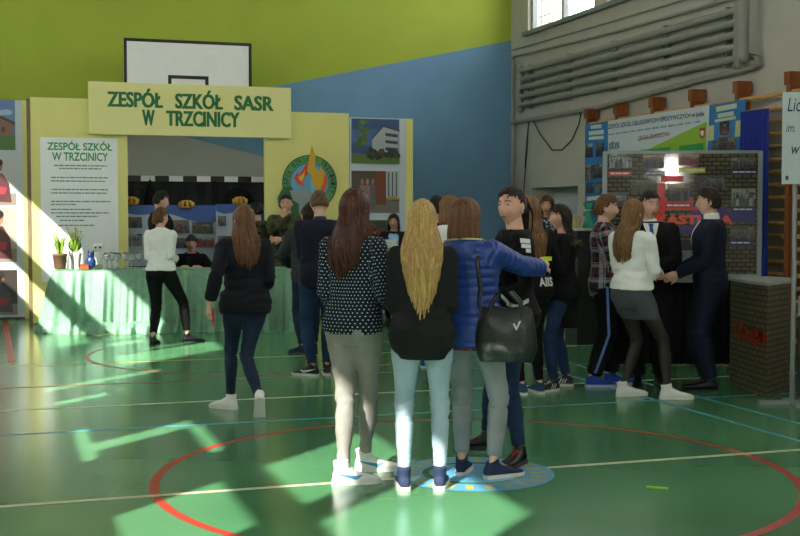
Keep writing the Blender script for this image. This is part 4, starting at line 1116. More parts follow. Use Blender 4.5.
def crown(label, px, py, w):
    p = bk(px, py, w); t = stand('gold_crown', label, 'ornament', p[0], w, p[1]); mb = MB(); n = 10
    mb.lathe([(.085, 0), (.095, .012), (.09, .03), (.10, .034)], n=20); mb.build('band', flat('#b98a2c', .35), t); mb = MB()
    for i in range(8):
        a = 2 * PI * i / 8; c, s = math.cos(a), math.sin(a); mb.tube([(.092 * c, .092 * s, .03), (.10 * c, .10 * s, .07), (.05 * c, .05 * s, .105), (0, 0, .11)], [.016, .020, .014, .012], 6)
    mb.build('crown_points', flat('#c79a3c', .35), t)
crown('small gilded crown ornament on the board nearest the white poster', 131, 205, 17.5); crown('small gilded crown ornament between the dark-haired man and the brown-haired girl', 186.5, 208.5, 17.5); crown('small gilded crown ornament above the head of the walking girl', 240, 205, 17.4)
# black hanging cloths in the goal
for lab, x0, x1, xt, yt, yb in (('narrow black jacket hanging from the goal crossbar', 142, 158, 150, 181, 212),):
    w = 17.95; a = bk(x0, yt, w); b = bk(x1, yb, w); t = stand('hanging_jacket', lab, 'jacket', (a[0] + b[0]) / 2, w - .03, b[1]); h = a[1] - b[1]; mb = MB(); wd = (b[0] - a[0]) / 2
    mb.tube([(0, 0, h), (0, 0, h * .85), (0, 0, h * .6), (0, 0, 0)], [(.02, .02), (wd * .35, .04), (wd * .7, .06), (wd, .07)], 16); mb.build('jacket_body', BLACK_WOOL, t); mb = MB(); mb.tube([(0, 0, h - .01), (.0, .02, h + .05)], .006, 6); mb.build('hanger_hook', flat('#888', .3), t)
p = bk(240, 205, 17.7); t = stand('black_umbrella', 'open black umbrella dome standing behind the small photo board', 'umbrella', p[0], 17.78, p[1] - .1); rU = .28; mb = MB()
mb.rings([[V((rU * math.sin(a) * math.cos(2 * PI * j / 24) * (1 - .03 * (j % 3 == 0)), .30 * rU / .28 * .6 * math.sin(a) * math.sin(2 * PI * j / 24), rU * 1.35 * math.cos(a))) for j in range(24)] for a in (.05, .3, .6, .9, 1.2, 1.5)], cap=True); mb.build('canopy', BLACK_CLOTH, t); mb = MB(); mb.tube([(0, 0, -p[1] + .1), (0, 0, rU * 1.4)], .008, 8); mb.build('shaft', flat('#222', .4), t)

# table with its cloth
tl0, tr0 = ground(44, 333), ground(300, 333)
pa_, pb_ = V((tl0.x + .13, 15.35, 0)), V((at_depth(301, 300, 15.75).x, 15.75, 0)); dirT = (pb_ - pa_); LT = dirT.length; angT = math.atan2(dirT.y, dirT.x); ZT, DT = .80, .72
CLOTH = fabric('green_satin_cloth', '#7aa388', .55, .12, .12, 90, .4)
t = tag(MB().box(0, .001, 0, .001, 0, .001).build('tablecloth', CLOTH), 'green tablecloth hanging in folds to the floor over the long table', 'tablecloth')
def cloth_mesh():
    mb = MB(); per = []; n = 460
    pts = [(0, DT), (0, 0), (LT, 0), (LT, DT)]; L = [DT, LT, DT]; tot = sum(L)
    for i in range(n + 1):
        s = tot * i / n; k = 0; acc = s
        while k < 2 and acc > L[k]: acc -= L[k]; k += 1
        f = acc / L[k]; p = V((lerp(pts[k][0], pts[k + 1][0], f), lerp(pts[k][1], pts[k + 1][1], f), 0)); nm = (V((-1, 0, 0)), V((0, -1, 0)), V((1, 0, 0)))[k]
        if k == 0 and f > .8: nm = nm.lerp(V((-1, -1, 0)).normalized(), (f - .8) / .2).normalized()
        if k == 1 and f < .06: nm = V((-1, -1, 0)).lerp(nm, f / .06).normalized()
        if k == 1 and f > .95: nm = nm.lerp(V((1, -1, 0)).normalized(), (f - .95) / .05).normalized()
        per.append((p, nm, s))
    rows = []
    for r_ in range(31):
        t_ = r_ / 30; z = ZT * (1 - t_); row = []
        for p, nm, s in per:
            w1 = 1.1 * math.sin(s * 21 + 1.8 * math.sin(s * 3.1)) + .8 * math.sin(s * 37 + 2 * math.sin(s * 5.0 + 1)) * (.4 + .6 * math.sin(s * 2.3) ** 2) + .35 * math.sin(s * 66 + t_ * 1.5)
            o = .012 + t_ ** .6 * (.075 + .056 * w1) + .05 * t_ ** 2
            heap = max(0, min(1, (s - .9) / .3)) * max(0, min(1, (2.3 - s) / .3))
            zz_ = 0
            if t_ > .86:
                o += (t_ - .86) * (.25 + .15 * math.sin(s * 21)) + heap * (t_ - .86) * 1.0 * (1 + .4 * math.sin(s * 33 + 9 * t_))
                zz_ = heap * .045 * abs(math.sin((t_ - .86) * 40 + 2.2 * math.sin(s * 17))) * min(1, (1 - t_) * 30)
            zz_ += z
            row.append(p + nm * o + V((0, 0, max(.003, zz_))))
        rows.append(row)
    mb.rings(rows, cap=False, closed=False)
    top = [[V((x, y, ZT + .006 + .004 * math.sin(x * 9) * math.sin(y * 12))) for x in [LT * i / 60 for i in range(61)]] for y in [DT * j / 6 for j in range(7)]]
    mb.rings(top, cap=False, closed=False); mb.box(.01, LT - .01, .01, DT - .01, ZT - .03, ZT + .004)
    return mb.mesh('tablecloth')
t.data = cloth_mesh(); t.data.materials.append(CLOTH); t.location = pa_; t.rotation_euler = (0, 0, angT)
def on_table(px, dy=.25, z=ZT + .010):
    d = ray(px, 268); n = V((-math.sin(angT), math.cos(angT), 0)); o = V((0, 0, CAM_H)); p0 = pa_ + n * dy; k = (p0 - o).dot(n) / d.dot(n); p = o + d * k; return V((p.x, p.y, z))
def small(name, label, cat, px, dy=.25, group=None): return thing(name, label, cat, on_table(px, dy), angT, group)
LEAF = mat('bright_leaf_green', '#6f9a34', .5, h2='#a9c04c', scale=20); BUD = flat('#d8d060', .5)
def plant(label, px, dy, pot, hpot, rpot, hl, seed, n=26, flowers=5):
    r = random.Random(seed); t = small('potted_plant', label, 'plant', px, dy)
    mb = MB(); mb.lathe([(rpot * .72, 0), (rpot * .8, .01), (rpot, hpot * .85), (rpot * 1.06, hpot * .87), (rpot * 1.06, hpot), (rpot * .92, hpot), (rpot * .9, hpot * .9)], n=20); mb.build('pot', pot, t)
    mb = MB()
    for i in range(n):
        a = r.uniform(0, 2 * PI); o = V((math.cos(a), math.sin(a), 0)); L = hl * r.uniform(.6, 1.0); sp = r.uniform(.02, .11); base = o * rpot * .5 * r.random() + V((0, 0, hpot * .85)); sd = V((-o.y, o.x, 0))
        rg = []
        for k in range(6):
            q = k / 5; c = base + o * sp * q ** 1.8 * 1.2 + V((0, 0, L * (q - .12 * q * q * (sp / .08)))); wv = .011 * math.sin(PI * (.12 + .86 * q)); rg.append([c - sd * wv, c + o * .003, c + sd * wv, c - o * .002])
        mb.rings(rg, cap=False)
    fl_ = []
    for i in range(flowers):
        a = r.uniform(0, 2 * PI); o = V((math.cos(a), math.sin(a), 0)) * r.uniform(.02, .09) + V((0, 0, hpot + hl * r.uniform(.6, .98))); fl_.append(o); mb.tube([V((0, 0, hpot * .85)), V((o.x * .5, o.y * .5, hpot + (o.z - hpot) * .55)), o], .004, 6)
    f = mb.build('foliage', LEAF, t)
    if flowers:
        for o in fl_:
            mb = MB()
            for k in range(6): b = k * PI / 3; mb.ell(o + V((math.cos(b), math.sin(b), 0)) * .013, (.011, .011, .007), n=6, k=4)
            mb.ell(o + V((0, 0, .006)), (.009, .009, .014), n=6, k=4); mb.build('blossom', BUD, t)
plant('potted plant with yellow-green shoots in a wide brown pot', 60, .28, mat('brown_clay_pot', '#6a4a34', .7), .20, .092, .34, 3, 34)
plant('potted plant with yellow blossoms beside the slim white vase', 75, .40, flat('#5a5048', .7), .20, .08, .36, 7, 38, 9)
def turned(name, label, cat, px, dy, prof, m, parts=(), n=20, group=None):
    t = small(name, label, cat, px, dy, group); t.scale = (1.22,) * 3; mb = MB(); mb.lathe(prof, n=n); mb.build(parts[0] if parts else 'vessel', m, t); return t
CER = mat('white_porcelain', '#e2e2dc', .25, var=.02)
t = turned('vase', 'slim white flared vase between plants and blue figurine', 'vase', 77, .16, [(.028, 0), (.026, .01), (.024, .05), (.034, .15), (.040, .18), (.036, .18), (.028, .14), (.02, .02)], CER)
t = small('figurine', 'dark blue seated animal figurine next to the white owl trophy', 'figurine', 91, .14); t.scale = (1.22,) * 3; mb = MB(); mb.ell((0, 0, .07), (.052, .045, .072)); mb.ell((.0, -.005, .15), (.036, .034, .036)); me = remesh(mb, .006, 3); link('figure_body', me, flat('#20356f', .25), t)
for sx in (-1, 1): mb = MB(); mb.tube([(sx * .022, 0, .172), (sx * .028, 0, .20)], [.012, .004], 8); mb.build('ear', flat('#20356f', .25), t)
t = small('owl_trophy', 'white owl-shaped trophy on a pale plinth', 'trophy', 98.5, .32); t.scale = (1.12,) * 3; mb = MB(); mb.box(-.05, .05, -.04, .04, 0, .05); mb.build('plinth', flat('#b9b8ae', .4), t); mb = MB(); mb.ell((0, 0, .13), (.048, .044, .085)); mb.ell((0, 0, .245), (.062, .05, .056)); mb.tube([(-.045, 0, .28), (-.058, 0, .315)], [.018, .005], 8); mb.tube([(.045, 0, .28), (.058, 0, .315)], [.018, .005], 8); link('owl_body', remesh(mb, .006, 2), CER, t)
for sx in (-1, 1): mb = MB(); mb.ell((sx * .026, -.046, .25), (.014, .008, .014), n=10, k=6); mb.build('eye', flat('#2a2a2a', .3), t)
t = small('amber_box', 'small orange-brown box in front of the blue figurine', 'box', 84.5, .10); mb = MB(); mb.box(-.055, .055, -.03, .03, 0, .055); mb.build('box_body', flat('#9a4a24', .4), t); mb = MB(); mb.box(-.058, .058, -.033, .033, .055, .068); mb.build('lid', flat('#7c3a1e', .4), t)
t = small('round_plaque', 'round black plaque on a stand behind the plants', 'plaque', 75, .58); mb = MB(); mb.prism([(.085 * math.cos(2 * PI * i / 28), .30 + .085 * math.sin(2 * PI * i / 28)) for i in range(28)], -.012, .012); mb.build('disc', flat('#1d1a18', .35), t); mb = MB(); mb.tube([(0, .0, 0), (0, 0, .22)], .012, 8); mb.lathe([(.06, 0), (.06, .012), (.015, .02)]); mb.build('stand', flat('#1d1a18', .35), t)
GL = mat('clear_glassware', '#e8eef0', .05, var=0); GL.node_tree.nodes['Principled BSDF'].inputs['Transmission Weight'].default_value = .85
gprof = [(.034, 0), (.034, .004), (.006, .010), (.005, .075), (.012, .085), (.040, .11), (.045, .14), (.032, .175), (.029, .175), (.034, .14), (.030, .112), (.004, .09)]
gl_first = None
labs = ['stemmed wine glass standing nearest the owl trophy', 'second stemmed wine glass from the owl trophy', 'third stemmed wine glass from the owl trophy', 'fourth stemmed wine glass from the owl trophy', 'fifth stemmed wine glass from the owl trophy', 'stemmed wine glass standing nearest the white blouse']
for k, (px, dy) in enumerate(((107, .14), (112, .34), (118, .16), (126, .30), (132, .14), (139, .32))):
    t = turned('wine_glass', labs[k], 'glass', px, dy, gprof, GL, ('bowl_and_stem',), 16, 'wine glasses on the green tablecloth')
t = turned('bottle', 'clear slender bottle between the brown pot and white vase', 'bottle', 69.5, .18, [(.026, 0), (.03, .01), (.03, .09), (.012, .14), (.011, .19), (.014, .195), (.009, .195), (.008, .14)], GL)
# ---------------------------------------------------------------- banners and boards on the wall bars
uB = U_RIGHT - .26
def rstand(name, label, cat, w0): return thing(name, label, cat, court(uB, w0), A18 - PI / 2)   # local x runs toward the camera along the wall, -y into the room
def wx(px, py, w0): w_, z_ = rw(px, py, uB); return w0 - w_, z_
def on_bars(name, label, cat, c, m, parts):  # c: four pixel corners tl, tr, br, bl
    w0 = rw(*c[0], uB)[0]; t = rstand(name, label, cat, w0); q = [wx(x, y, w0) for x, y in c]; mb = MB(); mb.prism([q[3], q[2], q[1], q[0]], 0, .02); mb.build(parts, m, t); return t, w0
def quad(t, name, w0, pts, m, y): mb = MB(); mb.poly([(lambda a: (a[0], y, a[1]))(wx(px, py, w0)) for px, py in pts]); return mb.build(name, m, t)
BLUEB = mat('blue_poster_card', '#2f78b8', .5, var=.04)
t, w0 = on_bars('photo_board', 'narrow blue photo board hung on the wall bars by the doorway', 'photo board', [(585, 125), (608, 121), (608, 232), (585, 232)], BLUEB, 'blue_card')
for k, pts in enumerate(([(591, 125.5), (602, 124), (602, 128), (591, 129)], [(589, 131.5), (604, 129.5), (604, 134), (589, 135.5)], [(589, 137), (604, 135.5), (604, 139), (589, 140)], [(587, 197), (603, 195), (603, 199), (587, 201)])): quad(t, 'caption_strip', w0, pts, flat('#c9d6cf', .5), -.004)
for k, (a, b, c, d) in enumerate(((586.5, 144, 593, 157), (597, 143, 604, 156), (586, 165, 594, 179), (596, 164, 604, 178), (587, 183, 594, 193), (597, 182, 604, 192), (587, 204, 603, 216))):
    p, q = wx(a, b, w0), wx(c, d, w0); photo(t, p[0], q[0], q[1], p[1], -.004, ['group', 'hall', 'kitchen'][k % 3], 71 + k)
# the long white school banner
t, w0 = on_bars('banner', 'long white school banner with green wedge hung on the wall bars', 'banner', [(608, 121), (709.5, 105), (706, 175), (608, 190)], mat('white_banner_vinyl', '#ccd4dc', .45, var=.02), 'banner_sheet')
pts = [wx(634, 156, w0), wx(707, 121.5, w0), wx(706, 175, w0), wx(618, 188, w0)]
mb = MB(); mb.poly([(x, -.004, z) for x, z in (pts[3], pts[2], pts[1], pts[0])]); mb.build('green_wedge', flat('#93bd3c', .5), t)
def slant(mb, s, p0, p1, hpx, y, bold=0.0, shear=0.0):
    a, b = wx(*p0, w0), wx(*p1, w0); a2, b2 = wx(p0[0], p0[1] - hpx, w0), wx(p1[0], p1[1] - hpx, w0); text(mb, s, 0, 1, 0, 1, 0, bold=bold, shear=shear, fn=lambda x, z: (lerp(a[0], b[0], x), y, lerp(lerp(a[1], b[1], x), lerp(a2[1], b2[1], x), z)))
mb = MB(); slant(mb, 'ZESPÓŁ SZKÓŁ USŁUGOWYCH I SPOŻYWCZYCH w Jaśle', (608.5, 130.5), (704.5, 117), 7.5, -.005, .012); mb.build('heading', flat('#2b3a66', .5), t)
mb = MB(); a, b = wx(609, 135.5, w0), wx(703, 122, w0); bars(t, 'small_print', [(lerp(a[0], b[0], i / 12), lerp(a[0], b[0], (i + .8) / 12), lerp(a[1], b[1], i / 12), .022) for i in range(12)], flat('#7d9bbb', .5), -.006)
mb = MB(); slant(mb, 'SZKOŁA ZAWODOWA', (638.5, 140.5), (670, 136), 4.5, -.006, .01); mb.build('red_lettering', flat('#9a4552', .5), t)
mb = MB(); slant(mb, 'SUS', (609.5, 149.5), (620, 148), 6, -.007, .03); mb.build('logo_lettering', flat('#4a6a9c', .5), t)
quad(t, 'logo_roof', w0, [(610, 143.5), (613.5, 141.5), (616, 143.5), (613.5, 142.8)], flat('#b8382c', .5), -.007)
q = [(700, 128.5), (705.6, 127.7), (705.4, 136), (703, 139), (700.3, 137)]; quad(t, 'shield', w0, q, flat('#b83038', .5), -.008)
quad(t, 'white_eagle', w0, [(701, 130.5), (702.2, 131.5), (702.8, 129.6), (703.4, 131.4), (704.8, 130), (704.5, 134), (703.2, 136.8), (701.4, 134.4)], flat('#dcdcda', .5), -.010)
for pts in ([(641, 150), (671, 147), (671, 153), (636, 156)], [(680, 146), (704, 143), (704, 150), (679, 153)]): quad(t, 'green_label', w0, pts, flat('#2f9a50', .5), -.008)
# second blue photo board
t, w0 = on_bars('photo_board', 'blue photo board with pale captions between white banner and blue curtain', 'photo board', [(709.5, 105), (745, 99), (741, 178), (706, 182)], BLUEB, 'blue_card')
for pts in ([(716, 107), (737, 103), (737, 108), (717, 112)], [(718, 114), (734, 111), (734, 115.5), (718, 118)], [(715, 120), (736, 116), (736, 119), (715, 122.5)]): quad(t, 'caption_strip', w0, pts, flat('#c2cdb4', .5), -.004)
for pts in ([(736, 121), (743.5, 119.5), (742.5, 136), (735, 137)], [(709, 126), (714.5, 125), (714, 140), (708.5, 141)]): quad(t, 'pale_note', w0, pts, flat('#c9c88f', .5), -.004)
for k, (a, b, c, d) in enumerate(((720, 122, 729.5, 136), (713, 141, 718, 151), (719, 138, 728, 151), (729, 138, 736, 151))):
    p, q = wx(a, b, w0), wx(c, d, w0); photo(t, p[0], q[0], q[1], p[1], -.005, ['closeup', 'kitchen', 'hall', 'group'][k], 81 + k)
# blue curtain
uc = U_RIGHT - .30; ca, cb = rw(741, 112, uc), rw(769, 108, uc)
t = thing('blue_curtain', 'deep blue cloth hanging over the wall bars behind the exhibition board', 'curtain', court(uc, ca[0]), A18 - PI / 2); n = 60; mb = MB(); wd = ca[0] - cb[0]
mb.rings([[V((wd * i / n + .12 * (1 - k / 12) * 0, -.03 * math.sin(i * .9 + .5 * math.sin(i * .3)) * (.4 + k / 10), lerp(ca[1], .45, k / 12))) for i in range(n + 1)] for k in range(13)], cap=False, closed=False); mb.build('cloth', fabric('deep_blue_satin', '#1c2f8c', .6), t)

# ---------------------------------------------------------------- brick-patterned exhibition board
def brickmat(name, c1, c2, mort, sx=1.0, rough=.06):
    m, nt, b = _new(name); tc = N(nt, 'ShaderNodeTexCoord'); sp = N(nt, 'ShaderNodeSeparateXYZ'); cb_ = N(nt, 'ShaderNodeCombineXYZ'); nt.links.new(tc.outputs['Object'], sp.inputs[0])
    nt.links.new(math_n(nt, 'ADD', sp.outputs[0], sp.outputs[1]), cb_.inputs[0]); nt.links.new(sp.outputs[2], cb_.inputs[1])
    br = N(nt, 'ShaderNodeTexBrick', i_Scale=1.0); br.inputs['Brick Width'].default_value = .105 * sx; br.inputs['Row Height'].default_value = .052 * sx; br.inputs['Mortar Size'].default_value = .006
    br.inputs['Color1'].default_value = srgb(c1); br.inputs['Color2'].default_value = srgb(c2); br.inputs['Mortar'].default_value = srgb(mort); nt.links.new(cb_.outputs[0], br.inputs['Vector']); nt.links.new(br.outputs[0], b.inputs['Base Color']); b.inputs['Roughness'].default_value = rough; return m
BRK = brickmat('printed_brick', '#6a6250', '#565042', '#2a2722', .8); ALU = mat('brushed_aluminium', '#8f9496', .5, .4, var=.05)
YE = 12.0; e0, e1 = at_depth(605, 152, YE), at_depth(757, 153, YE); ze = (e0.z + e1.z) / 2; xe = lambda px: at_depth(px, 200, YE).x - e0.x; ze_ = lambda py: at_depth(680, py, YE).z; WE = e1.x - e0.x
t = thing('exhibition_board', 'brick-patterned exhibition board with pictures and red lettering in silver frame', 'exhibition board', (e0.x, YE, 0), R(-5))
mb = MB(); mb.box(.02, WE - .02, 0, .03, .92, ze - .01); mb.build('printed_sheet', BRK, t)
for x in (0, WE): mb = MB(); mb.box(x - .022, x + .022, -.012, .04, 0, ze + .01); mb.build('frame_post', ALU, t)
for z in (ze, .91): mb = MB(); mb.box(.022, WE - .022, -.008, .036, z - .015, z + .015); mb.build('frame_rail', ALU, t)
for x in (0, WE): mb = MB(); mb.box(x - .03, x + .03, -.22, .25, 0, .03); mb.build('foot', ALU, t)
k = 0
for x0, y0, x1, y1, kd, cap, cc in ((609, 154, 631, 168, 'kitchen', (608, 171, 631, 176), '#b02a2a'), (642, 155, 663, 168, 'hall', (643, 171, 664, 176), '#22245a'), (677, 155, 697, 166, 'red', (677, 168, 703, 173), '#c0c028'), (728, 158, 752, 168, 'group', (728, 170, 754, 175), '#22245a'), (630, 180, 656, 192, 'army', None, None), (666, 184, 688, 201, 'hall', (664, 203, 690, 208), '#b02a2a'), (695, 176, 722, 188, 'group', None, None), (729, 189, 752, 206, 'kitchen', (729, 207, 752, 212), '#22245a'), (729, 227, 752, 238, 'group', (727, 239, 750, 246), '#22245a'), (612, 192, 626, 206, 'group', None, None)):
    photo(t, xe(x0), xe(x1), ze_(y1), ze_(y0), -.004, kd, 91 + k); k += 1
    if cap:
        mb = MB(); mb.poly([(xe(cap[0]), -.003, ze_(cap[3])), (xe(cap[2]), -.003, ze_(cap[3])), (xe(cap[2]), -.003, ze_(cap[1])), (xe(cap[0]), -.003, ze_(cap[1]))]); cpt = mb.build('caption_band', flat(cc, .3), t)
        bars(cpt, 'small_print', [(xe(cap[0] + 2), xe(cap[2] - 2), ze_((cap[1] + cap[3]) / 2) - .006, .014)], flat('#d8d8d4', .5), -.006)
mb = MB(); P4 = lambda a, b, c, d, y=-.002: mb.poly([(xe(a), y, ze_(d)), (xe(c), y, ze_(d)), (xe(c), y, ze_(b)), (xe(a), y, ze_(b))])
P4(656, 183, 664, 226); P4(664, 198, 692, 204); P4(660, 176, 682, 182); P4(664, 207, 696, 210); mb.build('red_blocks', flat('#d02a22', .3), t)
mb = MB(); P4(690, 206, 724, 234, -.0015); P4(724, 212, 752, 222, -.0016); P4(660, 226, 700, 234, -.0017); mb.build('purple_blocks', flat('#33256e', .3), t)
mb = MB(); text(mb, 'KASTURA', xe(655), xe(731), ze_(224.5), ze_(215), -.006, bold=.05); mb.build('lettering', flat('#e84a30', .3), t)
mb = MB(); mb.box(xe(667), xe(697), -.10, -.02, ze_(249), ze_(239)); mb.build('black_shelf', flat('#141416', .4), t)
mb = MB(); mb.box(xe(670), xe(694), -.012, -.004, ze_(282), ze_(250)); mb.build('grey_panel', flat('#6d7476', .4), t)

t = thing('draped_table', 'table under a black cloth below the brick-patterned exhibition board', 'table', (e0.x + .05, YE + .10, 0), 0)
mb = MB(); n = 90; rg = []
for q in range(8):
    f = q / 7; rg.append([V((x, y - (.012 + .02 * f) * (1 + math.sin(i * 1.1 + .5 * math.sin(i * .4))) * sy, lerp(.88, .01, f))) for i in range(n + 1) for x, y, sy in ((WE * .93 * i / n, -.02, 1),)])
mb.rings(rg, cap=False, closed=False); mb.box(0, WE * .93, -.02, .50, .86, .885); mb.box(0, .01, -.02, .5, .01, .86); mb.box(WE * .93 - .01, WE * .93, -.02, .5, .01, .86); mb.build('black_cloth', BLACK_WOOL, t)
# promotional counter with brick print
t = thing('promotion_counter', 'brick-patterned counter with grey top and red splash lettering', 'counter', (3.0, 9.8, 0), 0)
base = [(.01, 0), (-.03, .28), (-.07, .55), (-.10, .80), (.25, 1.05), (.52, .85), (.50, .38), (.34, .36)]
base = [(-.06, .86), (-.045, .58), (-.02, .28), (.01, 0), (.33, .44), (.45, .80), (.30, 1.05)]
mb = MB(); mb.slab(base, .0, .93); mb.build('counter_body', brickmat('counter_brick_print', '#74694f', '#5f5743', '#1c1a18', .9, .5), t)
mb = MB(); mb.slab([(x * 1.04 + (-.02 if x < .1 else .01), y * 1.02 - .015) for x, y in base], .93, .955); mb.build('counter_top', flat('#a9adb0', .3), t)
r = random.Random(9); mb = MB()
bp = [V((base[3][0], base[3][1], 0)), V((base[2][0], base[2][1], 0)), V((base[1][0], base[1][1], 0)), V((base[0][0], base[0][1], 0))]
def cp(s, z):   # along the counter's face from its near corner
    for p, q in zip(bp, bp[1:]):
        L = (q - p).length
        if s <= L or q is bp[-1]:
            c = p.lerp(q, s / L); d = (q - p).normalized(); return c + V((-d.y, d.x, 0)) * .004 + V((0, 0, z))
        s -= L
for i in range(10):
    s, z = .05 + .072 * i, .49 + r.uniform(-.02, .03); ra, rb = r.uniform(.04, .055), r.uniform(.05, .095); mb.poly([cp(max(0, s + ra * math.cos(-2 * PI * k / 12) * r.uniform(.8, 1.15)), z + rb * math.sin(-2 * PI * k / 12) * r.uniform(.8, 1.15)) for k in range(12)][::-1])
mb.build('red_splash', flat('#b8281e', .3), t)
mb = MB(); text(mb, 'RATUJ', 0, 1, 0, 1, 0, bold=.04, fn=lambda x, z: cp(.70 - .62 * x, .45 + .10 * z) + V((-.003, 0, 0))); mb.build('splash_lettering', flat('#3a0f0c', .3), t)

# roll-up banner on a pole stand
t = thing('banner_stand', 'grey pole stand with flat foot in front of the brick counter', 'stand', (3.06, 9.42, 0), 0)
g0 = ground(792, 404); t.location = (g0.x, g0.y, 0)
mb = MB(); mb.tube([(0, 0, .03), (0, 0, 2.46)], .020, 12); mb.build('pole', ALU, t); mb = MB(); mb.box(-.27, .30, -.03, .03, 0, .03); mb.build('foot', ALU, t); mb = MB(); mb.box(-.03, .03, -.20, .16, .002, .028); mb.build('cross_foot', ALU, t); mb = MB(); mb.tube([(-.05, .03, 2.44), (.95, .03, 2.44)], .012, 10); mb.build('top_rail', ALU, t)
mb = MB(); mb.tube([(.9, 0, .03), (.9, 0, 2.46)], .020, 12); mb.build('pole', ALU, t); mb = MB(); mb.box(.62, 1.18, -.03, .03, 0, .03); mb.build('foot', ALU, t)
g1 = at_depth(783, 92, g0.y - .036); g2 = at_depth(783, 184, g0.y - .036)
t = thing('roll_up_banner', 'pale banner with dark lettering hung on the grey pole stand', 'banner', (g1.x, g0.y - .036, 0), 0)
mb = MB(); mb.box(0, .95, .0, .012, g2.z, g1.z); mb.build('banner_sheet', flat('#bcc8ca', .5), t)
X = lambda px: at_depth(px, 100, g0.y).x - g1.x; Zb = lambda py: at_depth(790, py, g0.y).z
mb = MB(); text(mb, 'Liceum', X(786), X(786) + .27, Zb(112), Zb(98), -.003, bold=.0, shear=.25); mb.build('lettering', flat('#2c3450', .5), t); mb = MB(); text(mb, 'im.', X(785), X(794), Zb(132.5), Zb(124), -.003, shear=.25); mb.build('lettering', flat('#2c3450', .5), t); mb = MB(); text(mb, 'w', X(790.5), X(799), Zb(154.5), Zb(147), -.003, bold=.01, shear=.25); mb.build('lettering', flat('#2c3450', .5), t)
mb = MB(); mb.box(X(785), X(788), -.003, -.001, Zb(180), Zb(176)); mb.build('small_mark', flat('#3c4a48', .5), t)
t = thing('lower_panel', 'dark display panel low on the grey pole stand', 'panel', (g0.x + .05, g0.y + .03, 0), 0); mb = MB(); mb.box(0, .82, 0, .012, .06, .70); mb.build('panel_sheet', flat('#1b1c1e', .5), t); mb = MB(); mb.box(0, .82, .0, .014, .70, .86); mb.build('pale_strip', flat('#8c9694', .5), t)

# pedestal behind the plaid shirt with a teal bag and bottles
pp = at_depth(584, 240, 14.2); zt = at_depth(584, 228, 14.2).z
t = thing('pedestal', 'dark pedestal with pale top beside the narrow blue photo board', 'pedestal', (pp.x, 14.2, 0), A18); mb = MB(); mb.box(-.16, .16, -.16, .16, 0, zt - .03); mb.build('column_body', flat('#2b2d2f', .6), t); mb = MB(); mb.box(-.19, .19, -.19, .19, zt - .03, zt); mb.build('pedestal_top', flat('#c4c7c4', .5), t)
t = thing('gift_bag', 'teal tulle gift bag standing on the dark pedestal', 'bag', (at_depth(589, 228, 14.2).x, 14.22, zt), A18); mb = MB(); rg = []
for i in range(9):
    q = i / 8; rr_ = .075 * (1 - .55 * math.sin(min(1, q * 1.4) * PI / 2) if q < .72 else .45 + 1.9 * (q - .72)); rg.append([V((rr_ * math.cos(2 * PI * j / 24) * (1 + .12 * math.sin(5 * j)), rr_ * math.sin(2 * PI * j / 24) * (1 + .12 * math.sin(5 * j)), .30 * q)) for j in range(24)])
mb.rings(rg); mb.build('bag_body', fabric('teal_tulle', '#3f9a86'), t); mb = MB(); mb.tube([(.042 * math.cos(i * PI / 8), .042 * math.sin(i * PI / 8), .21) for i in range(17)], .008, 6, round_ends=False); mb.build('ribbon', flat('#d4d8c8', .5), t)
for lab, px in (('small yellowish bottle on the pedestal beside the teal bag', 578.5), ('second yellowish bottle on the outer edge of the dark pedestal', 575.0)):
    t = thing('bottle', lab, 'bottle', (at_depth(px, 228, 14.1).x + .0, 14.1, zt), 0); mb = MB(); mb.lathe([(.024, 0), (.027, .01), (.027, .08), (.010, .11), (.010, .15), (.012, .15)], n=14); mb.build('vessel', flat('#b9a468', .25), t); mb = MB(); mb.lathe([(.012, .15), (.012, .17), (.004, .172)], n=12); mb.build('cap', flat('#dcd8c8', .4), t)
# green strip lying on the floor
g0 = ground(657, 489); t = thing('plastic_strip', 'short bright green plastic strip lying on the floor inside the red circle', 'plastic strip', (g0.x, g0.y, 0), R(-24)); mb = MB(); mb.box(-.055, .055, -.010, .010, .003, .012); mb.tube([(-.055, 0, .0075), (.055, 0, .0075)], .007, 8); mb.build('strip', flat('#8fd048', .4), t)

# lamp added out of view on the end wall: its reflection is the bright spot on the glossy exhibition board
d = ray(671, 171); p = on_plane(671, 171, V((e0.x, YE, 0)), V((math.sin(R(-5)), -math.cos(R(-5)), 0))); nb = V((math.sin(R(-5)), -math.cos(R(-5)), 0)); d = d - 2 * d.dot(nb) * nb; kk = (W_NEAR + .12 - p.dot(W)) / d.dot(W); p = p + d * kk; fu, fw = uv_of(p)
t = thing('floodlight', 'lit floodlight high on the end wall facing the stands', 'lamp', court(fu, W_NEAR + .01, p.z), A18)
mb = MB(); mb.box(-.24, .24, 0, .10, -.38, .38); mb.build('housing', flat('#2a2c2e', .4), t)
m_, nt_, b_ = _new('lamp_glow'); b_.inputs['Base Color'].default_value = (1, 1, 1, 1); b_.inputs['Emission Color'].default_value = (1, .96, .9, 1); b_.inputs['Emission Strength'].default_value = 160
mb = MB(); mb.box(-.10, .10, .10, .115, -.24, .24); mb.build('lamp_glass', m_, t)
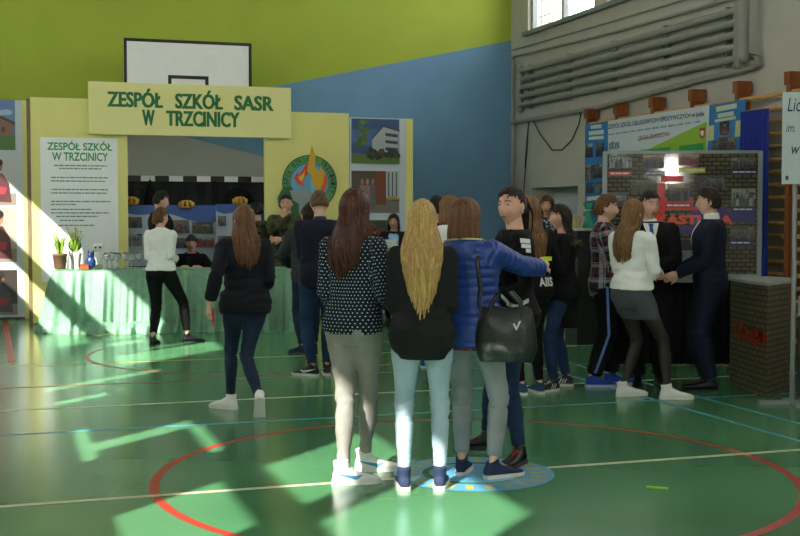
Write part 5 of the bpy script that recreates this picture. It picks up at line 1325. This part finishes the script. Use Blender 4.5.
# ---- woman, polka dot jumper, grey jeans
loc = px_pos((357, 478)); yaw = -32; H = 1.655
B = Body('f', H, feet_px(loc, yaw, H, l=(344, 484, -78), r=(366, 471, -80)), twist=12, pel=(-.02, .0, -.012), wr={'l': (-.17, .14, .93), 'r': (.15, .20, .98)}, el={'l': (-.1, -1, 0), 'r': (.3, -1, -.2)}, hyaw=-5, shoulders=.150)
person('girl with long auburn hair in dark polka dot jumper and grey jeans, back turned', B, loc, yaw, 0)
wear(B, 'jumper', B.top(B.vox, .86, .016, fold=.004, seed=2, attr=True), dotted())
wear(B, 'jeans', B.trousers(B.vox, .006, .004, seed=4), JEAN_GREY)
B.hair_long(1.20, 260, 3, wave=.011, spread=.115, extra=.045, w=.012, vary=.05).build('hair', H_RED, B.root)
shoes(B, WHITE_SHOE, WHITE_SOLE, .035, mark=flat('#4a90b8', .5), tongue=flat('#e8e8e4'))

# ---- girl, long blonde hair, black top, pale jeans
loc = px_pos((422, 487)); yaw = -2; H = 1.59
B = Body('f', H, feet_px(loc, yaw, H, l=(404, 489, 4), r=(440, 488, -6)), wr={'l': (-.12, .20, 1.0), 'r': (.12, .20, 1.0)}, el={'l': (-.25, -1, -.5), 'r': (.25, -1, -.5)}, shoulders=.148)
person('girl with waist-long straight blonde hair in black top and pale blue jeans, seen from behind', B, loc, yaw, 0)
wear(B, 'top', B.top(B.vox, .77, .022, flare=.008, fold=.005, seed=6), fabric('charcoal_fleece', '#1b1c1d'))
wear(B, 'jeans', B.trousers(B.vox, .006, .005, seed=8), JEAN_LIGHT)
B.hair_long(1.05, 380, 11, wave=.005, spread=.125, extra=.045, w=.009, vary=.07, vee=1.2, conv=.6).build('hair', H_BLONDE, B.root)
shoes(B, NAVY_SHOE, WHITE_SOLE, .03, tongue=flat('#d9dcdf'))

# ---- girl, dark sweatshirt, facing her friends
loc14 = px_pos((512, 457)); yaw14 = 96; H = 1.68
B = Body('f', H, feet_px(loc14, yaw14, H, l=(519, 464, 148), r=(486, 449, 96)), hyaw=44, wr={'l': (-.20, .17, .95), 'r': (.2, .2, .95)}, fat=1.1)
person('girl with dark tied-up hair and black printed sweatshirt turning her face to us', B, loc14, yaw14, 0, face=True, skin=SKIN2)
sw = B.top(B.vox, .80, .024, fold=.005, seed=9); s = wear(B, 'sweatshirt', sw, BLACK_CLOTH)
pr = projector(sw, (1, 0, 0), .004); mb = MB()
for x0, z0, x1, z1, w in ((.0, 1.352, .065, 1.346, .013), (.005, 1.322, .07, 1.315, .012), (.03, 1.293, .07, 1.288, .011)):
    bar(mb, pr, -x0, z0, -x1, z1, w)
mb.build('sleeve_print', flat('#d8dad8'), s)
pr = projector(sw, (1, 0, 0), .006); mb = MB()
for y0, z0, y1, z1, w in ((.08, .985, .13, 1.035, .013), (.02, .95, .09, .985, .013), (-.06, .99, .02, .95, .012)):
    bar(mb, pr, y0, z0, y1, z1, w)
mb.build('hem_print', flat('#b9bdb9'), s)
wear(B, 'jeans', B.trousers(B.vox, .006, .004, seed=5), JEAN_INDIGO)
hb = B.hair_back(4, 170); B.bun(hb, 5, (0, -.118, .03), .034); B.ponytail(hb, 5, 80, (0, -.115, .025), .20, drop=(0, -.01))
hb.build('hair', H_DARK, B.root)
mb = MB(); c = B.HM @ V((0, -.100, .036)); ax = B.HM.to_3x3() @ V((0, -1, .1)); t = ax.orthogonal().normalized(); d = ax.normalized().cross(t)
mb.tube([c + (t * math.cos(a * PI / 6) + d * math.sin(a * PI / 6)) * .036 for a in range(13)], .012, 8, round_ends=False); mb.build('scrunchie', flat('#9c2a26'), B.root)
mb = MB(); mb.ell(B.HM @ V((-.083, -.006, -.036)), (.006, .006, .006), n=10, k=6); mb.build('earring', flat('#dcd6cf', .2), B.root)
shoes(B, BLACK_SHOE, flat('#3a3a3c'), .0, tongue=flat('#d8383c'))

# ---- girl, blue quilted jacket, arm round her friend
loc = px_pos((474, 477)); yaw = -22; H = 1.60; k = H / 1.68
hand = w2l(loc, yaw, k, at_depth(541, 268, 7.16))
B = Body('f', H, feet_px(loc, yaw, H, l=(462, 474, -12), r=(494, 478, -62)), twist=-4, side=-4, pel=(-.02, 0, -.012), hyaw=-22, wr={'l': (-.2, .2, 1.0), 'r': tuple(hand)}, el={'r': (.25, -.6, -1), 'l': (-1, -.4, -.3)}, hand={'r': {'dir': (.1, 1, .55), 'palm': (-.6, .5, -.3)}}, curl=(.5, .75))
person('girl in blue quilted jacket and washed jeans with an arm around her friend', B, loc, yaw, 0)
pj = B.top(B.vox, .80, .036, flare=.004, mode='puffer', seed=12, sleeve_ease=.022, neck=1.42)
jk = wear(B, 'quilted_jacket', pj, mat('blue_nylon', '#1b3a88', .45, var=.12, scale=6, bump=.15, bscale=60))
mb = MB(); mb.tube([B.T(V((math.sin(a) * .105, -.012 - math.cos(a) * .095 + .0, 1.425 - .03 * (1 - math.cos(a)) / 2))) for a in [(-PI * .75 + i * PI * 1.5 / 16) for i in range(17)]], [(.034, .030)] * 17, 12)
mb.ell(B.T(V((0, -.105, 1.375))), (.105, .045, .075)); hd = wear(B, 'hood', remesh(mb, .009, 5), jk.data.materials[0])
mb = MB(); mb.tube([B.T(V((math.sin(a) * .122, -.015 - math.cos(a) * .118, 1.452 - .03 * (1 - math.cos(a)) / 2))) for a in [(-PI * .72 + i * PI * 1.44 / 16) for i in range(17)]], .006, 8); mb.build('hood_trim', flat('#c8c58f'), hd)
mb = MB(); wst = [B.T(V((.182 * math.cos(2 * PI * i / 40), .140 * math.sin(2 * PI * i / 40) - .012, .798))) for i in range(41)]; mb.tube(wst, (.006), 6, round_ends=False); mb.build('hem_trim', flat('#7c2330'), jk)
wear(B, 'jeans', B.trousers(B.vox, .010, .012, seed=15, fold=.006, hem=1.88), JEAN_PALE)
B.hair_bob(6, 260, .15, 70, w=.011).build('hair', H_BROWN, B.root)
shoes(B, NAVY_SHOE, WHITE_SOLE, 0, tongue=flat('#c9ccd2'))
B13, loc13, yaw13 = B, loc, yaw
# its handbag, hanging from the shoulder
SKN = B.root.matrix_basis
def l2w(p): return Matrix.Translation((loc13[0], loc13[1], 0)) @ Matrix.Rotation(R(yaw13), 4, 'Z') @ (V(p) * k)
LEATHER = mat('black_bag_leather', '#17171a', .38, var=.15, bump=.2, bscale=50)
hb0 = at_depth(506, 362, 6.62)
bag = thing('handbag', 'black slouchy leather handbag hanging at the side of the blue jacket', 'handbag', (hb0.x, hb0.y, hb0.z), R(-12))
mb = MB(); rg = []
for i in range(13):
    t = i / 12; z = .30 * t; w = .178 * (1 - .22 * t ** 2) * (.82 + .18 * math.sin(min(1, t * 3) * PI / 2)); dd = .062 * math.sin(PI * (.12 + .80 * t)) + .006
    rg.append([V((w * math.copysign(abs(math.cos(2 * PI * j / 28)) ** .7, math.cos(2 * PI * j / 28)), dd * math.copysign(abs(math.sin(2 * PI * j / 28)) ** .8, math.sin(2 * PI * j / 28)), z + .010 * math.sin(5 * j) * t)) for j in range(28)])
mb.rings(rg); me = remesh(mb, .008, 3); P = coords(me); set_coords(me, P + normals(me) * (wobble(P * np.array([30, 30, 18]), 4, 1.0) * .008)[:, None]); link('bag_body', me, LEATHER, bag)
for sy in (-1, 1):
    mb = MB(); mb.tube([V((-.085, sy * .035, .25)), V((-.08, sy * .05, .33)), V((-.04, sy * .055, .385)), V((.03, sy * .055, .385)), V((.08, sy * .05, .33)), V((.085, sy * .035, .25))], .009, 8); mb.build('handle', LEATHER, bag)
mb = MB(); iM = (Matrix.Translation(hb0) @ Matrix.Rotation(R(-12), 4, 'Z')).inverted()
prj = projector(pj, (0, 1, 0), .020)
sp = [V((-.12, .0, .27))]
for x, z in ((.095, 1.06), (.115, 1.15), (.12, 1.24), (.12, 1.31)):
    q = prj(B.T(V((x, -.3, z))) - V((0, 0, 0)));
    if q is not None: sp.append(iM @ l2w(q))
q = B.T(V((.12, -.03, 1.44))); sp.append(iM @ l2w(q))
ribbon(mb, sp, .012, .005, V((1, 0, 0))); mb.build('strap', LEATHER, bag)
mb = MB(); mb.prism([(.045, .22), (.062, .185), (.068, .185), (.09, .235), (.080, .235), (.066, .20), (.054, .222)], -.074, -.068); mb.build('clasp_mark', flat('#c8c8c4', .3), bag)
q = at_depth(548, 259, 7.05); yb = thing('paper_slip', 'small bright yellow slip held in the hand on the black sweatshirt', 'paper', (q.x, q.y, q.z), R(10)); mb = MB(); mb.box(-.030, .022, -.002, .002, -.010, .014); mb.build('slip', flat('#c6d820'), yb)

# ---- girl with long light brown hair behind, black jacket
loc = px_pos((530, 394)); yaw = 25; H = 1.66
B = Body('f', H, None, wr={'l': (-.16, .22, 1.0), 'r': (.2, .15, .95)})
person('girl with straight light brown hair in black lettered jacket behind the tied-up dark hair', B, loc, yaw, 1)
tp = B.top(B.vox, .80, .030, seed=21); s = wear(B, 'jacket', tp, BLACK_WOOL)
pr = projector(tp, (0, 1, 0), .005); mb = MB(); text(mb, 'AIIS', -.01, .14, .925, 1.0, 0, bold=.03, fn=lambda x, z: pr((x, 0, z)) or V((x, -.15, z)))
q = [pr((x, 0, z)) for x, z in ((.04, 1.03), (.04, 1.015), (.14, 1.035), (.14, 1.05))]
if None not in q: mb.poly([q[0], q[1], q[2], q[3]])
mb.build('printed_letters', flat('#d4d6d4'), s)
wear(B, 'trousers', B.trousers(B.vox, seed=22), BLACK_TROUSER)
B.hair_long(1.12, 150, 31, wave=.003, spread=.09, extra=.045, vary=.05, w=.014).build('hair', H_LIGHT, B.root)
shoes(B, fabric('teal_canvas', '#30506a'), WHITE_SOLE)

# ---- girl with dark hair, black coat with fur hood
loc = px_pos((561, 389)); yaw = 84; H = 1.60
B = Body('f', H, feet_px(loc, yaw, H, l=(553, 391, 128), r=(566, 386, 80)), hyaw=8, wr={'l': (-.12, .24, 1.05), 'r': (.12, .24, 1.05)})
person('smiling girl with dark hair and black coat with fur-edged hood, seen in profile', B, loc, yaw, 1, face=True, skin=SKIN2)
ct = wear(B, 'coat', B.top(B.vox, .58, .034, flare=.012, seed=25, sleeve_ease=.020), BLACK_WOOL)
mb = MB(); r_ = random.Random(3)
for i in range(90):
    a = r_.uniform(-PI * .8, PI * .8); p = B.T(V((math.sin(a) * .12, -.03 - math.cos(a) * .115, 1.39 - .045 * (1 + math.cos(a)) / 2))); d = V((math.sin(a), -math.cos(a), r_.uniform(-.9, .9))).normalized(); mb.tube([p, p + d * .03, p + d * .05 + V((0, 0, -.012))], [.013, .009, .003], 6, round_ends=False)
mb.build('fur_trim', hairmat('brown_fur', '#3c3226', '#6e6046', .9), ct)
wear(B, 'jeans', B.trousers(B.vox, seed=26), JEAN_MID)
B.hair_long(1.22, 100, 41, wave=.006, spread=.08, extra=.05, vary=.04, w=.014, tuck=95).build('hair', H_DARK, B.root)
shoes(B, BLACK_SHOE, WHITE_SOLE, stripes=flat('#e4e4e4'), tongue=flat('#d0d0d0'))

# ---- boy in plaid shirt
loc = px_pos((604, 386)); yaw = -92; H = 1.69
B = Body('m', H, feet_px(loc, yaw, H, l=(611, 384, -100), r=(593, 387, -88)), hyaw=-8, hpitch=-4, wr={'l': (-.13, .26, 1.04), 'r': (.14, .26, 1.02)}, shoulders=.172)
person('boy in navy and white plaid shirt with dark tracksuit trousers, seen in profile', B, loc, yaw, 1, face=True)
wear(B, 'plaid_shirt', B.top(B.vox, .80, .020, collar=.02, seed=28, attr=True), plaid())
tr = B.trousers(B.vox, .010, .018, seed=29, wide=.012); t = wear(B, 'trousers', tr, BLACK_TROUSER)
pr = projector(tr, (-1, 0, 0), .004); mb = MB(); rows = []
for q in range(41):
    z = lerp(.93, .13, q / 40); A_, K_, C_ = B.hip['r'], B.knee['r'], B.ank['r']; y = A_.lerp(K_, (A_.z - z) / (A_.z - K_.z)).y if z > K_.z else K_.lerp(C_, (K_.z - z) / (K_.z - C_.z)).y
    rows.append((pr((0, y - .011, z)), pr((0, y + .011, z))))
for p_, q_ in zip(rows, rows[1:]):
    if None not in p_ + q_: mb.poly([p_[0], p_[1], q_[1], q_[0]])
mb.build('side_stripe', flat('#5b7fc0'), t)
B.hair_short(8, 170, .045, -.065, .058, lift=.15).build('hair', H_BROWN, B.root)
shoes(B, BLUE_SHOE, flat('#aeb9d8'), tongue=flat('#3558c8'))

# ---- girl in white blouse, grey skirt and black tights
loc = px_pos((645, 398)); yaw = -50; H = 1.67
B = Body('f', H, feet_px(loc, yaw, H, l=(624, 396, -75), r=(668, 399, -88)), twist=6, pel=(-.085, -.07, -.045), lean=-1, side=0, wr={'l': (-.10, .12, 1.04), 'r': (-.10, .07, 1.0)}, el={'r': (1, -.3, -.5), 'l': (-.5, -.8, -.3)}, hand={'r': {'dir': (-.6, .5, .1)}}, hyaw=-4)
person('girl with long straight brown hair, white blouse, short grey skirt and black tights', B, loc, yaw, 0)
wear(B, 'blouse', B.top(B.vox, .95, .024, flare=.02, fold=.007, seed=31, sleeve_ease=.014), WHITE_SHIRT)
wear(B, 'skirt', B.skirt(B.vox, 1.04, .70, .005), fabric('grey_skirt_jersey', '#4b5055'))
wear(B, 'tights', B.tights(.008), mat('black_nylon', '#2a2120', .6, var=.1))
B.hair_long(1.16, 240, 51, wave=.004, spread=.08, extra=.042, vary=.05, w=.010).build('hair', H_LIGHT, B.root)
shoes(B, WHITE_SHOE, WHITE_SOLE, .02, tongue=flat('#e8e8e4'))

# ---- man in black suit with blue tie
loc = px_pos((648, 386)); yaw = 176; H = 1.72
B = Body('m', H, None, hyaw=20, hpitch=-6, wr={'l': (-.03, .24, 1.05), 'r': (.05, .26, 1.00)}, el={'l': (-1, -.5, -.5), 'r': (1, -.5, -.5)})
person('man in black suit with white shirt and blue tie facing us', B, loc, yaw, 1, face=True, skin=SKIN2)
tp = B.top(B.vox, .76, .028, seed=33, sleeve_ease=.018); wear(B, 'suit_jacket', tp, BLACK_WOOL); suit_front(B, tp, WHITE_SHIRT, flat('#1f4a94', .5)); shirt_collar(B, WHITE_SHIRT)
wear(B, 'trousers', B.trousers(B.vox, .012, .018, seed=34, wide=.012, hem=1.95), BLACK_TROUSER)
B.hair_short(9, 150, .035, -.06, .066, lift=.2).build('hair', H_BLACK, B.root)
shoes(B, BLACK_SHOE, flat('#0c0c0d'), dress=True)

# ---- young man in navy suit
loc = px_pos((708, 389)); yaw = 82; H = 1.745
B = Body('m', H, None, hyaw=-4, wr={'l': (-.12, .27, .97), 'r': (.12, .28, .96)}, el={'l': (-.4, -1, -.6), 'r': (.4, -1, -.6)}, shoulders=.18)
person('young man in navy suit seen in profile, holding out his hands', B, loc, yaw, 1, face=True)
tp = B.top(B.vox, .76, .028, seed=36, sleeve_ease=.018); wear(B, 'suit_jacket', tp, NAVY_SUIT); suit_front(B, tp, WHITE_SHIRT); shirt_collar(B, WHITE_SHIRT, .045, .062)
wear(B, 'trousers', B.trousers(B.vox, .012, .020, seed=37, wide=.014, hem=1.95), NAVY_SUIT)
B.hair_short(10, 170, .045, -.06, .060, lift=.2).build('hair', H_DARK, B.root)
shoes(B, BLACK_SHOE, flat('#0c0c0d'), dress=True)

# ---- girl walking, dark jacket
loc = px_pos((244, 413)); yaw = 18; H = 1.62; k = H / 1.68
B = Body('f', H, feet_px(loc, yaw, H, l=(230, 409, 58), r=(260, 420, 8, 60)), knees={'r': (-.35, 1, .1), 'l': (.1, 1, .1)}, lean=3, twist=-4, hyaw=14, wr={'l': (-.27, -.02, .87), 'r': (.18, .20, .98)}, el={'l': (-.2, -1, 0), 'r': (.1, -1, -.3)}, pel=(.02, .03, -.05), curl=(.9, .5))
person('girl with long brown hair walking off in dark jacket, blue jeans and white trainers', B, loc, yaw, 0)
wear(B, 'jacket', B.top(B.vox, .84, .032, flare=.01, fold=.006, seed=41, sleeve=1.85, sleeve_ease=.020, collar=.01), fabric('blue_black_cotton', '#161820'))
wear(B, 'jeans', B.trousers(B.vox, .006, .004, seed=42), JEAN_DARK)
B.hair_long(1.18, 240, 61, wave=.006, spread=.10, extra=.050, vary=.06, w=.011).build('hair', H_BROWN, B.root)
shoes(B, WHITE_SHOE, WHITE_SOLE, .02, tongue=flat('#e8e8e4'))
def l2w2(p): return Matrix.Translation((loc[0], loc[1], 0)) @ Matrix.Rotation(R(yaw), 4, 'Z') @ (V(p) * k)
q = l2w2(B.wr['l'] + (B.wr['l'] - B.el['l']).normalized() * .09 + V((.045, -.01, -.02)))
ph = thing('phone', 'red mobile phone in the hand of the walking girl', 'phone', tuple(q), R(18)); mb = MB(); mb.box(-.006, .006, -.034, .034, -.07, .07); me = mb.mesh('case'); link('phone_case', me, flat('#b02a2a', .4), ph)

# ---- boy in navy blazer
loc = px_pos((320, 375)); yaw = 8; H = 1.74
B = Body('m', H, feet_px(loc, yaw, H, l=(312, 376, 62), r=(327, 375, 6)), hpitch=-14, hyaw=6, wr={'l': (-.08, .26, 1.08), 'r': (.10, .28, 1.08)}, el={'l': (-.3, -1, -.6), 'r': (.3, -1, -.6)}, shoulders=.172)
person('boy with short fair hair in navy blazer and blue jeans, back turned', B, loc, yaw, 1)
wear(B, 'blazer', B.top(B.vox, .80, .026, seed=44, sleeve_ease=.018), fabric('navy_blazer_wool', '#171a2c', .8)); shirt_collar(B, flat('#20243a'), .02)
wear(B, 'jeans', B.trousers(B.vox, .010, .014, seed=45, fold=.005), JEAN_MID)
B.hair_short(12, 170, .035, -.05, .064).build('hair', H_FAIR, B.root)
shoes(B, BLACK_SHOE, WHITE_SOLE, mark=flat('#e4e4e4'), tongue=flat('#44444a'))

# ---- person hidden in front of the boy
loc = px_pos((309, 354)); yaw = 20; H = 1.62
B = Body('m', H, feet_px(loc, yaw, H, l=(302, 354, 50), r=(314, 352, 10)), wr={'l': (-.14, .25, 1.0), 'r': (.14, .25, 1.0)}, el={'l': (-1, -.5, -.2), 'r': (1, -.5, -.2)}, fat=1.05)
person('person in grey jacket and dark jeans mostly hidden by the navy blazer', B, loc, yaw, 2)
wear(B, 'jacket', B.top(B.vox, .82, .034, seed=47, sleeve_ease=.026), fabric('grey_softshell', '#34373b'))
wear(B, 'jeans', B.trousers(B.vox, .010, .012, seed=48), JEAN_DARK)
B.hair_short(13, 100, .035).build('hair', H_DARK, B.root)
shoes(B, fabric('slate_canvas', '#2a3346'), flat('#20242c'))

# ---- woman in white blouse and black trousers at the table
loc = px_pos((166, 343)); yaw = -12; H = 1.64
B = Body('f', H, feet_px(loc, yaw, H, l=(153, 344.5, -6), r=(188, 342, -70)), pel=(-.055, .0, -.05), twist=6, wr={'l': (-.14, .22, 1.02), 'r': (.05, .20, 1.02)}, el={'l': (-.35, -1, -.5), 'r': (.1, -1, -.6)}, hyaw=-35, shoulders=.145)
person('woman in white blouse and black trousers standing before the green tablecloth', B, loc, yaw, 0)
wear(B, 'blouse', B.top(B.vox, .93, .015, flare=.008, fold=.006, seed=51, sleeve_ease=.014, collar=.015), WHITE_SHIRT)
wear(B, 'trousers', B.trousers(B.vox, .008, .012, seed=52, hem=1.85), BLACK_TROUSER)
hb = B.hair_short(14, 150, .085, -.065, .058, w=.014); B.bun(hb, 3, (0, -.085, -.045), .036); hb.build('hair', H_BROWN, B.root)
shoes(B, BLACK_SHOE, flat('#0e0e0f'), size=.95, dress=True)

# ---- man behind the table
p = at_depth(161, 300, 16.5); loc = V((p.x, p.y, 0)); yaw = -60; H = 1.84
B = Body('m', H, None, hyaw=-8, hpitch=-12)
person('dark-haired man in black jacket behind the table, head bent', B, loc, yaw, 2, face=True)
wear(B, 'jacket', B.top(B.vox, .80, .030, seed=54, sleeve_ease=.02, collar=.015), BLACK_WOOL); wear(B, 'trousers', B.trousers(B.vox, .01, .016, seed=55), BLACK_TROUSER)
B.hair_short(15, 130, .035, -.055, .064, lift=.2).build('hair', H_BLACK, B.root); shoes(B, BLACK_SHOE, flat('#0c0c0d'))

# ---- seated woman behind the table
p = at_depth(192, 300, 16.8); loc = V((p.x, p.y, 0)); yaw = 188; H = 1.64
B = Body('f', H, {'l': dict(x=-.10, y=.42, yaw=5), 'r': dict(x=.10, y=.42, yaw=-5)}, pel=(0, 0, -.42), lean=6, wr={'l': (-.15, .36, .80), 'r': (.15, .36, .80)}, el={'l': (-1, -.6, -.5), 'r': (1, -.6, -.5)}, hpitch=4)
person('woman with dark cropped hair and black scarf sitting behind the table', B, loc, yaw, 2, face=True)
wear(B, 'jumper', B.top(B.vox, .86, .024, seed=57, sleeve_ease=.016), BLACK_CLOTH)
mb = MB(); mb.tube([B.T(V((math.sin(a) * .098, -.01 - math.cos(a) * .09, 1.405 - .05 * (1 - math.cos(a)) / 2))) for a in [i * 2 * PI / 16 for i in range(17)]], .042, 10, round_ends=False); mb.tube([B.T(V((.03, .10, 1.37))), B.T(V((.04, .125, 1.25))), B.T(V((.04, .13, 1.12)))], [(.05, .02)] * 3, 10); wear(B, 'scarf', remesh(mb, .011, 3), fabric('black_knit', '#1a1a1c'))
wear(B, 'trousers', B.trousers(B.vox, .01, .012, seed=58), BLACK_TROUSER)
B.hair_short(16, 170, .085, -.06, .050, fringe=.25, w=.014).build('hair', H_DARK, B.root); shoes(B, BLACK_SHOE, flat('#0c0c0d'))
ch = thing('chair', 'plain chair under the seated woman behind the table', 'chair', (loc.x, loc.y, 0), R(188))
mb = MB(); mb.box(-.21, .21, -.22, .20, .36, .385); mb.build('seat', flat('#4a3a2a'), ch); mb = MB(); mb.box(-.20, .20, -.27, -.245, .55, .85); mb.build('backrest', flat('#4a3a2a'), ch)
for sx in (-1, 1):
    for sy, top in ((-.24, .85), (.18, .36)): mb = MB(); mb.box(sx * .19 - .012, sx * .19 + .012, sy - .012, sy + .012, 0, top); mb.build('leg', flat('#222426'), ch)

# ---- soldier, hand at the mouth
p = at_depth(287, 300, 16.85); loc = V((p.x, p.y, 0)); yaw = 176; H = 1.80; CAMO = camo()
B = Body('m', H, None, hyaw=0, hpitch=-4, wr={'l': (.03, .25, 1.10), 'r': (.03, .185, 1.385)}, el={'l': (-1, -.3, -.6), 'r': (.7, .3, -1)}, hand={'r': {'dir': (-.25, .05, 1), 'palm': (0, -1, .1)}, 'l': {'dir': (1, .1, 0), 'palm': (0, -1, 0)}}, curl=(.5, 1.0))
person('soldier in green camouflage uniform with a hand raised to the mouth', B, loc, yaw, 2, face=True, skin=SKIN2)
tp = B.top(B.vox, .76, .032, seed=61, sleeve_ease=.022, collar=.02, fold=.007); j = wear(B, 'camouflage_jacket', tp, CAMO); wear(B, 'trousers', B.trousers(B.vox, .012, .022, seed=62, wide=.01), CAMO)
pr = projector(tp, (-1, 0, 0), .006); c = B.sh['r'].lerp(B.el['r'], .45); q = [pr((0, c.y + .03 * math.cos(a * PI / 6), c.z + .03 * math.sin(a * PI / 6))) for a in range(12)]
if None not in q: mb = MB(); mb.poly(q); mb.build('shoulder_patch', flat('#c9c9c6'), j)
mb = MB(); mb.tube([B.T(V((.19 * math.cos(2 * PI * i / 30), .135 * math.sin(2 * PI * i / 30), 1.03))) for i in range(31)], (.006, .022), 8, round_ends=False); mb.build('belt', flat('#23241c'), j)
B.hair_short(17, 110, .022, -.05, .070, w=.009).build('hair', H_DARK, B.root); shoes(B, BLACK_SHOE, flat('#0c0c0d'), .08)

# ---- second soldier behind the walking girl
p = at_depth(257, 300, 16.9); loc = V((p.x, p.y, 0)); yaw = 60; H = 1.70
B = Body('m', H, None, wr={'l': (-.15, .25, 1.0), 'r': (.15, .25, 1.0)})
person('dark-haired person in camouflage jacket half hidden behind the walking girl', B, loc, yaw, 2, face=True)
wear(B, 'camouflage_jacket', B.top(B.vox, .76, .032, seed=64, sleeve_ease=.022), CAMO); wear(B, 'trousers', B.trousers(B.vox, .012, .02, seed=65), CAMO)
B.hair_short(18, 120, .04, -.06, .062).build('hair', H_BLACK, B.root); shoes(B, BLACK_SHOE, flat('#0c0c0d'), .08)

# ---- woman with light blue scarf
p = at_depth(394, 300, 16.4); loc = V((p.x, p.y, 0)); yaw = 168; H = 1.53; k = H / 1.68
B = Body('f', H, None, wr={'l': (-.08, .24, 1.14), 'r': (.08, .24, 1.14)}, el={'l': (-1, -.4, -.6), 'r': (1, -.4, -.6)})
person('dark-haired woman in black coat with light blue scarf, far off by the photo panels', B, loc, yaw, 2, face=True, skin=SKIN2)
wear(B, 'coat', B.top(B.vox, .66, .030, flare=.01, seed=67, sleeve_ease=.018), BLACK_WOOL); wear(B, 'trousers', B.trousers(B.vox, seed=68), BLACK_TROUSER)
mb = MB(); mb.tube([B.T(V((math.sin(a) * .088, -.01 - math.cos(a) * .082, 1.41 - .05 * (1 - math.cos(a)) / 2))) for a in [i * 2 * PI / 16 for i in range(17)]], .045, 10, round_ends=False); mb.tube([B.T(V((-.02, .11, 1.37))), B.T(V((-.02, .15, 1.18)))], [(.085, .022)] * 2, 10); wear(B, 'scarf', remesh(mb, .011, 3), fabric('light_blue_wool', '#8fb4d8'))
B.hair_bob(19, 110, .13, 62).build('hair', H_DARK, B.root); shoes(B, BLACK_SHOE, flat('#0c0c0d'))
q = Matrix.Translation((loc[0], loc[1], 0)) @ Matrix.Rotation(R(yaw), 4, 'Z') @ (V((0, .30, 1.20)) * k)
pa = thing('paper_sheet', 'white paper sheet held by the woman in the light blue scarf', 'paper', tuple(q), R(168)); mb = MB(); mb.box(-.10, .10, -.002, .002, -.08, .10, M=Matrix.Rotation(R(-25), 4, 'X')); mb.build('sheet', flat('#e4e6ea'), pa)

# ---- woman with patterned scarf by the doorway
p = at_depth(547, 300, 15.2); loc = V((p.x, p.y, 0)); yaw = 150; H = 1.76
B = Body('f', H, None, hyaw=10, hpitch=-4, wr={'l': (-.10, .24, 1.10), 'r': (.10, .24, 1.10)})
person('woman with short brown hair and grey patterned scarf standing by the doorway', B, loc, yaw, 2, face=True, skin=SKIN2)
wear(B, 'coat', B.top(B.vox, .66, .032, flare=.01, seed=71, sleeve_ease=.02), fabric('dark_coat_wool', '#20242a')); wear(B, 'trousers', B.trousers(B.vox, seed=72), BLACK_TROUSER)
mb = MB(); mb.tube([B.T(V((math.sin(a) * .10, -.01 - math.cos(a) * .09, 1.42 - .04 * (1 - math.cos(a)) / 2))) for a in [i * 2 * PI / 16 for i in range(17)]], .045, 10, round_ends=False)
for sx in (-1, 1): mb.tube([B.T(V((sx * .07, .10, 1.38))), B.T(V((sx * .09, .15, 1.2))), B.T(V((sx * .09, .15, .95)))], [(.065, .022)] * 3, 10)
wear(B, 'scarf', remesh(mb, .011, 3), scarfmat())
B.hair_bob(20, 110, .09, 60).build('hair', H_BROWN, B.root); shoes(B, BLACK_SHOE, flat('#0c0c0d'))

# ---- two heads seen over the blonde girl's shoulder
p = ground(424, 368); loc = V((p.x + .12, p.y, 0)); yaw = -30; H = 1.70
B = Body('m', H, {'l': dict(x=-.12, y=-.02, yaw=20)}, wr={'l': (-.14, .25, 1.0), 'r': (.14, .25, 1.0)})
person('dark-haired person in blue shoes whose head shows beside the blonde hair', B, loc, yaw, 2, face=True, skin=SKIN2)
wear(B, 'jacket', B.top(B.vox, .80, .026, seed=74, sleeve_ease=.016), BLACK_WOOL); wear(B, 'jeans', B.trousers(B.vox, seed=75), BLACK_TROUSER)
B.hair_short(21, 130, .05).build('hair', H_BLACK, B.root); shoes(B, BLUE_SHOE, WHITE_SOLE)
p = at_depth(450, 300, 10.6); loc = V((p.x, p.y, 0)); yaw = 20; H = 1.68
B = Body('f', H, None, wr={'l': (-.14, .25, 1.0), 'r': (.14, .25, 1.0)}, hyaw=10)
person('brown-haired girl in white blouse hidden behind the blue quilted jacket', B, loc, yaw, 2)
wear(B, 'blouse', B.top(B.vox, .86, .022, seed=77, sleeve_ease=.014, collar=.02), WHITE_SHIRT); wear(B, 'trousers', B.trousers(B.vox, seed=78), BLACK_TROUSER)
B.hair_bob(22, 120, .12, 70).build('hair', H_LIGHT, B.root); shoes(B, BLACK_SHOE, flat('#0c0c0d'))
# ---------------------------------------------------------------- camera, light, look
cd = bpy.data.cameras.new('camera'); cd.sensor_width = 36; cd.lens = 36 * F / 800; cd.clip_end = 200
cam = bpy.data.objects.new('camera', cd); col.objects.link(cam); cam.location = (0, 0, CAM_H); cam.rotation_euler = (PI / 2 - PITCH, 0, 0); sc.camera = cam
w = bpy.data.worlds.new('world'); sc.world = w; w.use_nodes = True
w.node_tree.nodes['Background'].inputs[0].default_value = (1, .97, .94, 1); w.node_tree.nodes['Background'].inputs[1].default_value = WORLD
sl = bpy.data.lights.new('sun', 'SUN'); sl.energy = SUN; sl.angle = R(.53); sl.color = (1, .94, .84)
so = bpy.data.objects.new('sun', sl); col.objects.link(so)
so.rotation_euler = V((SUN_D.x, SUN_D.y, SUN_D.z)).to_track_quat('-Z', 'Y').to_euler()
sc.view_settings.view_transform = 'Standard'; sc.view_settings.look = 'None'; sc.view_settings.exposure = EXPOSURE; sc.view_settings.gamma = 1
sc.cycles.sample_clamp_indirect = 4.0
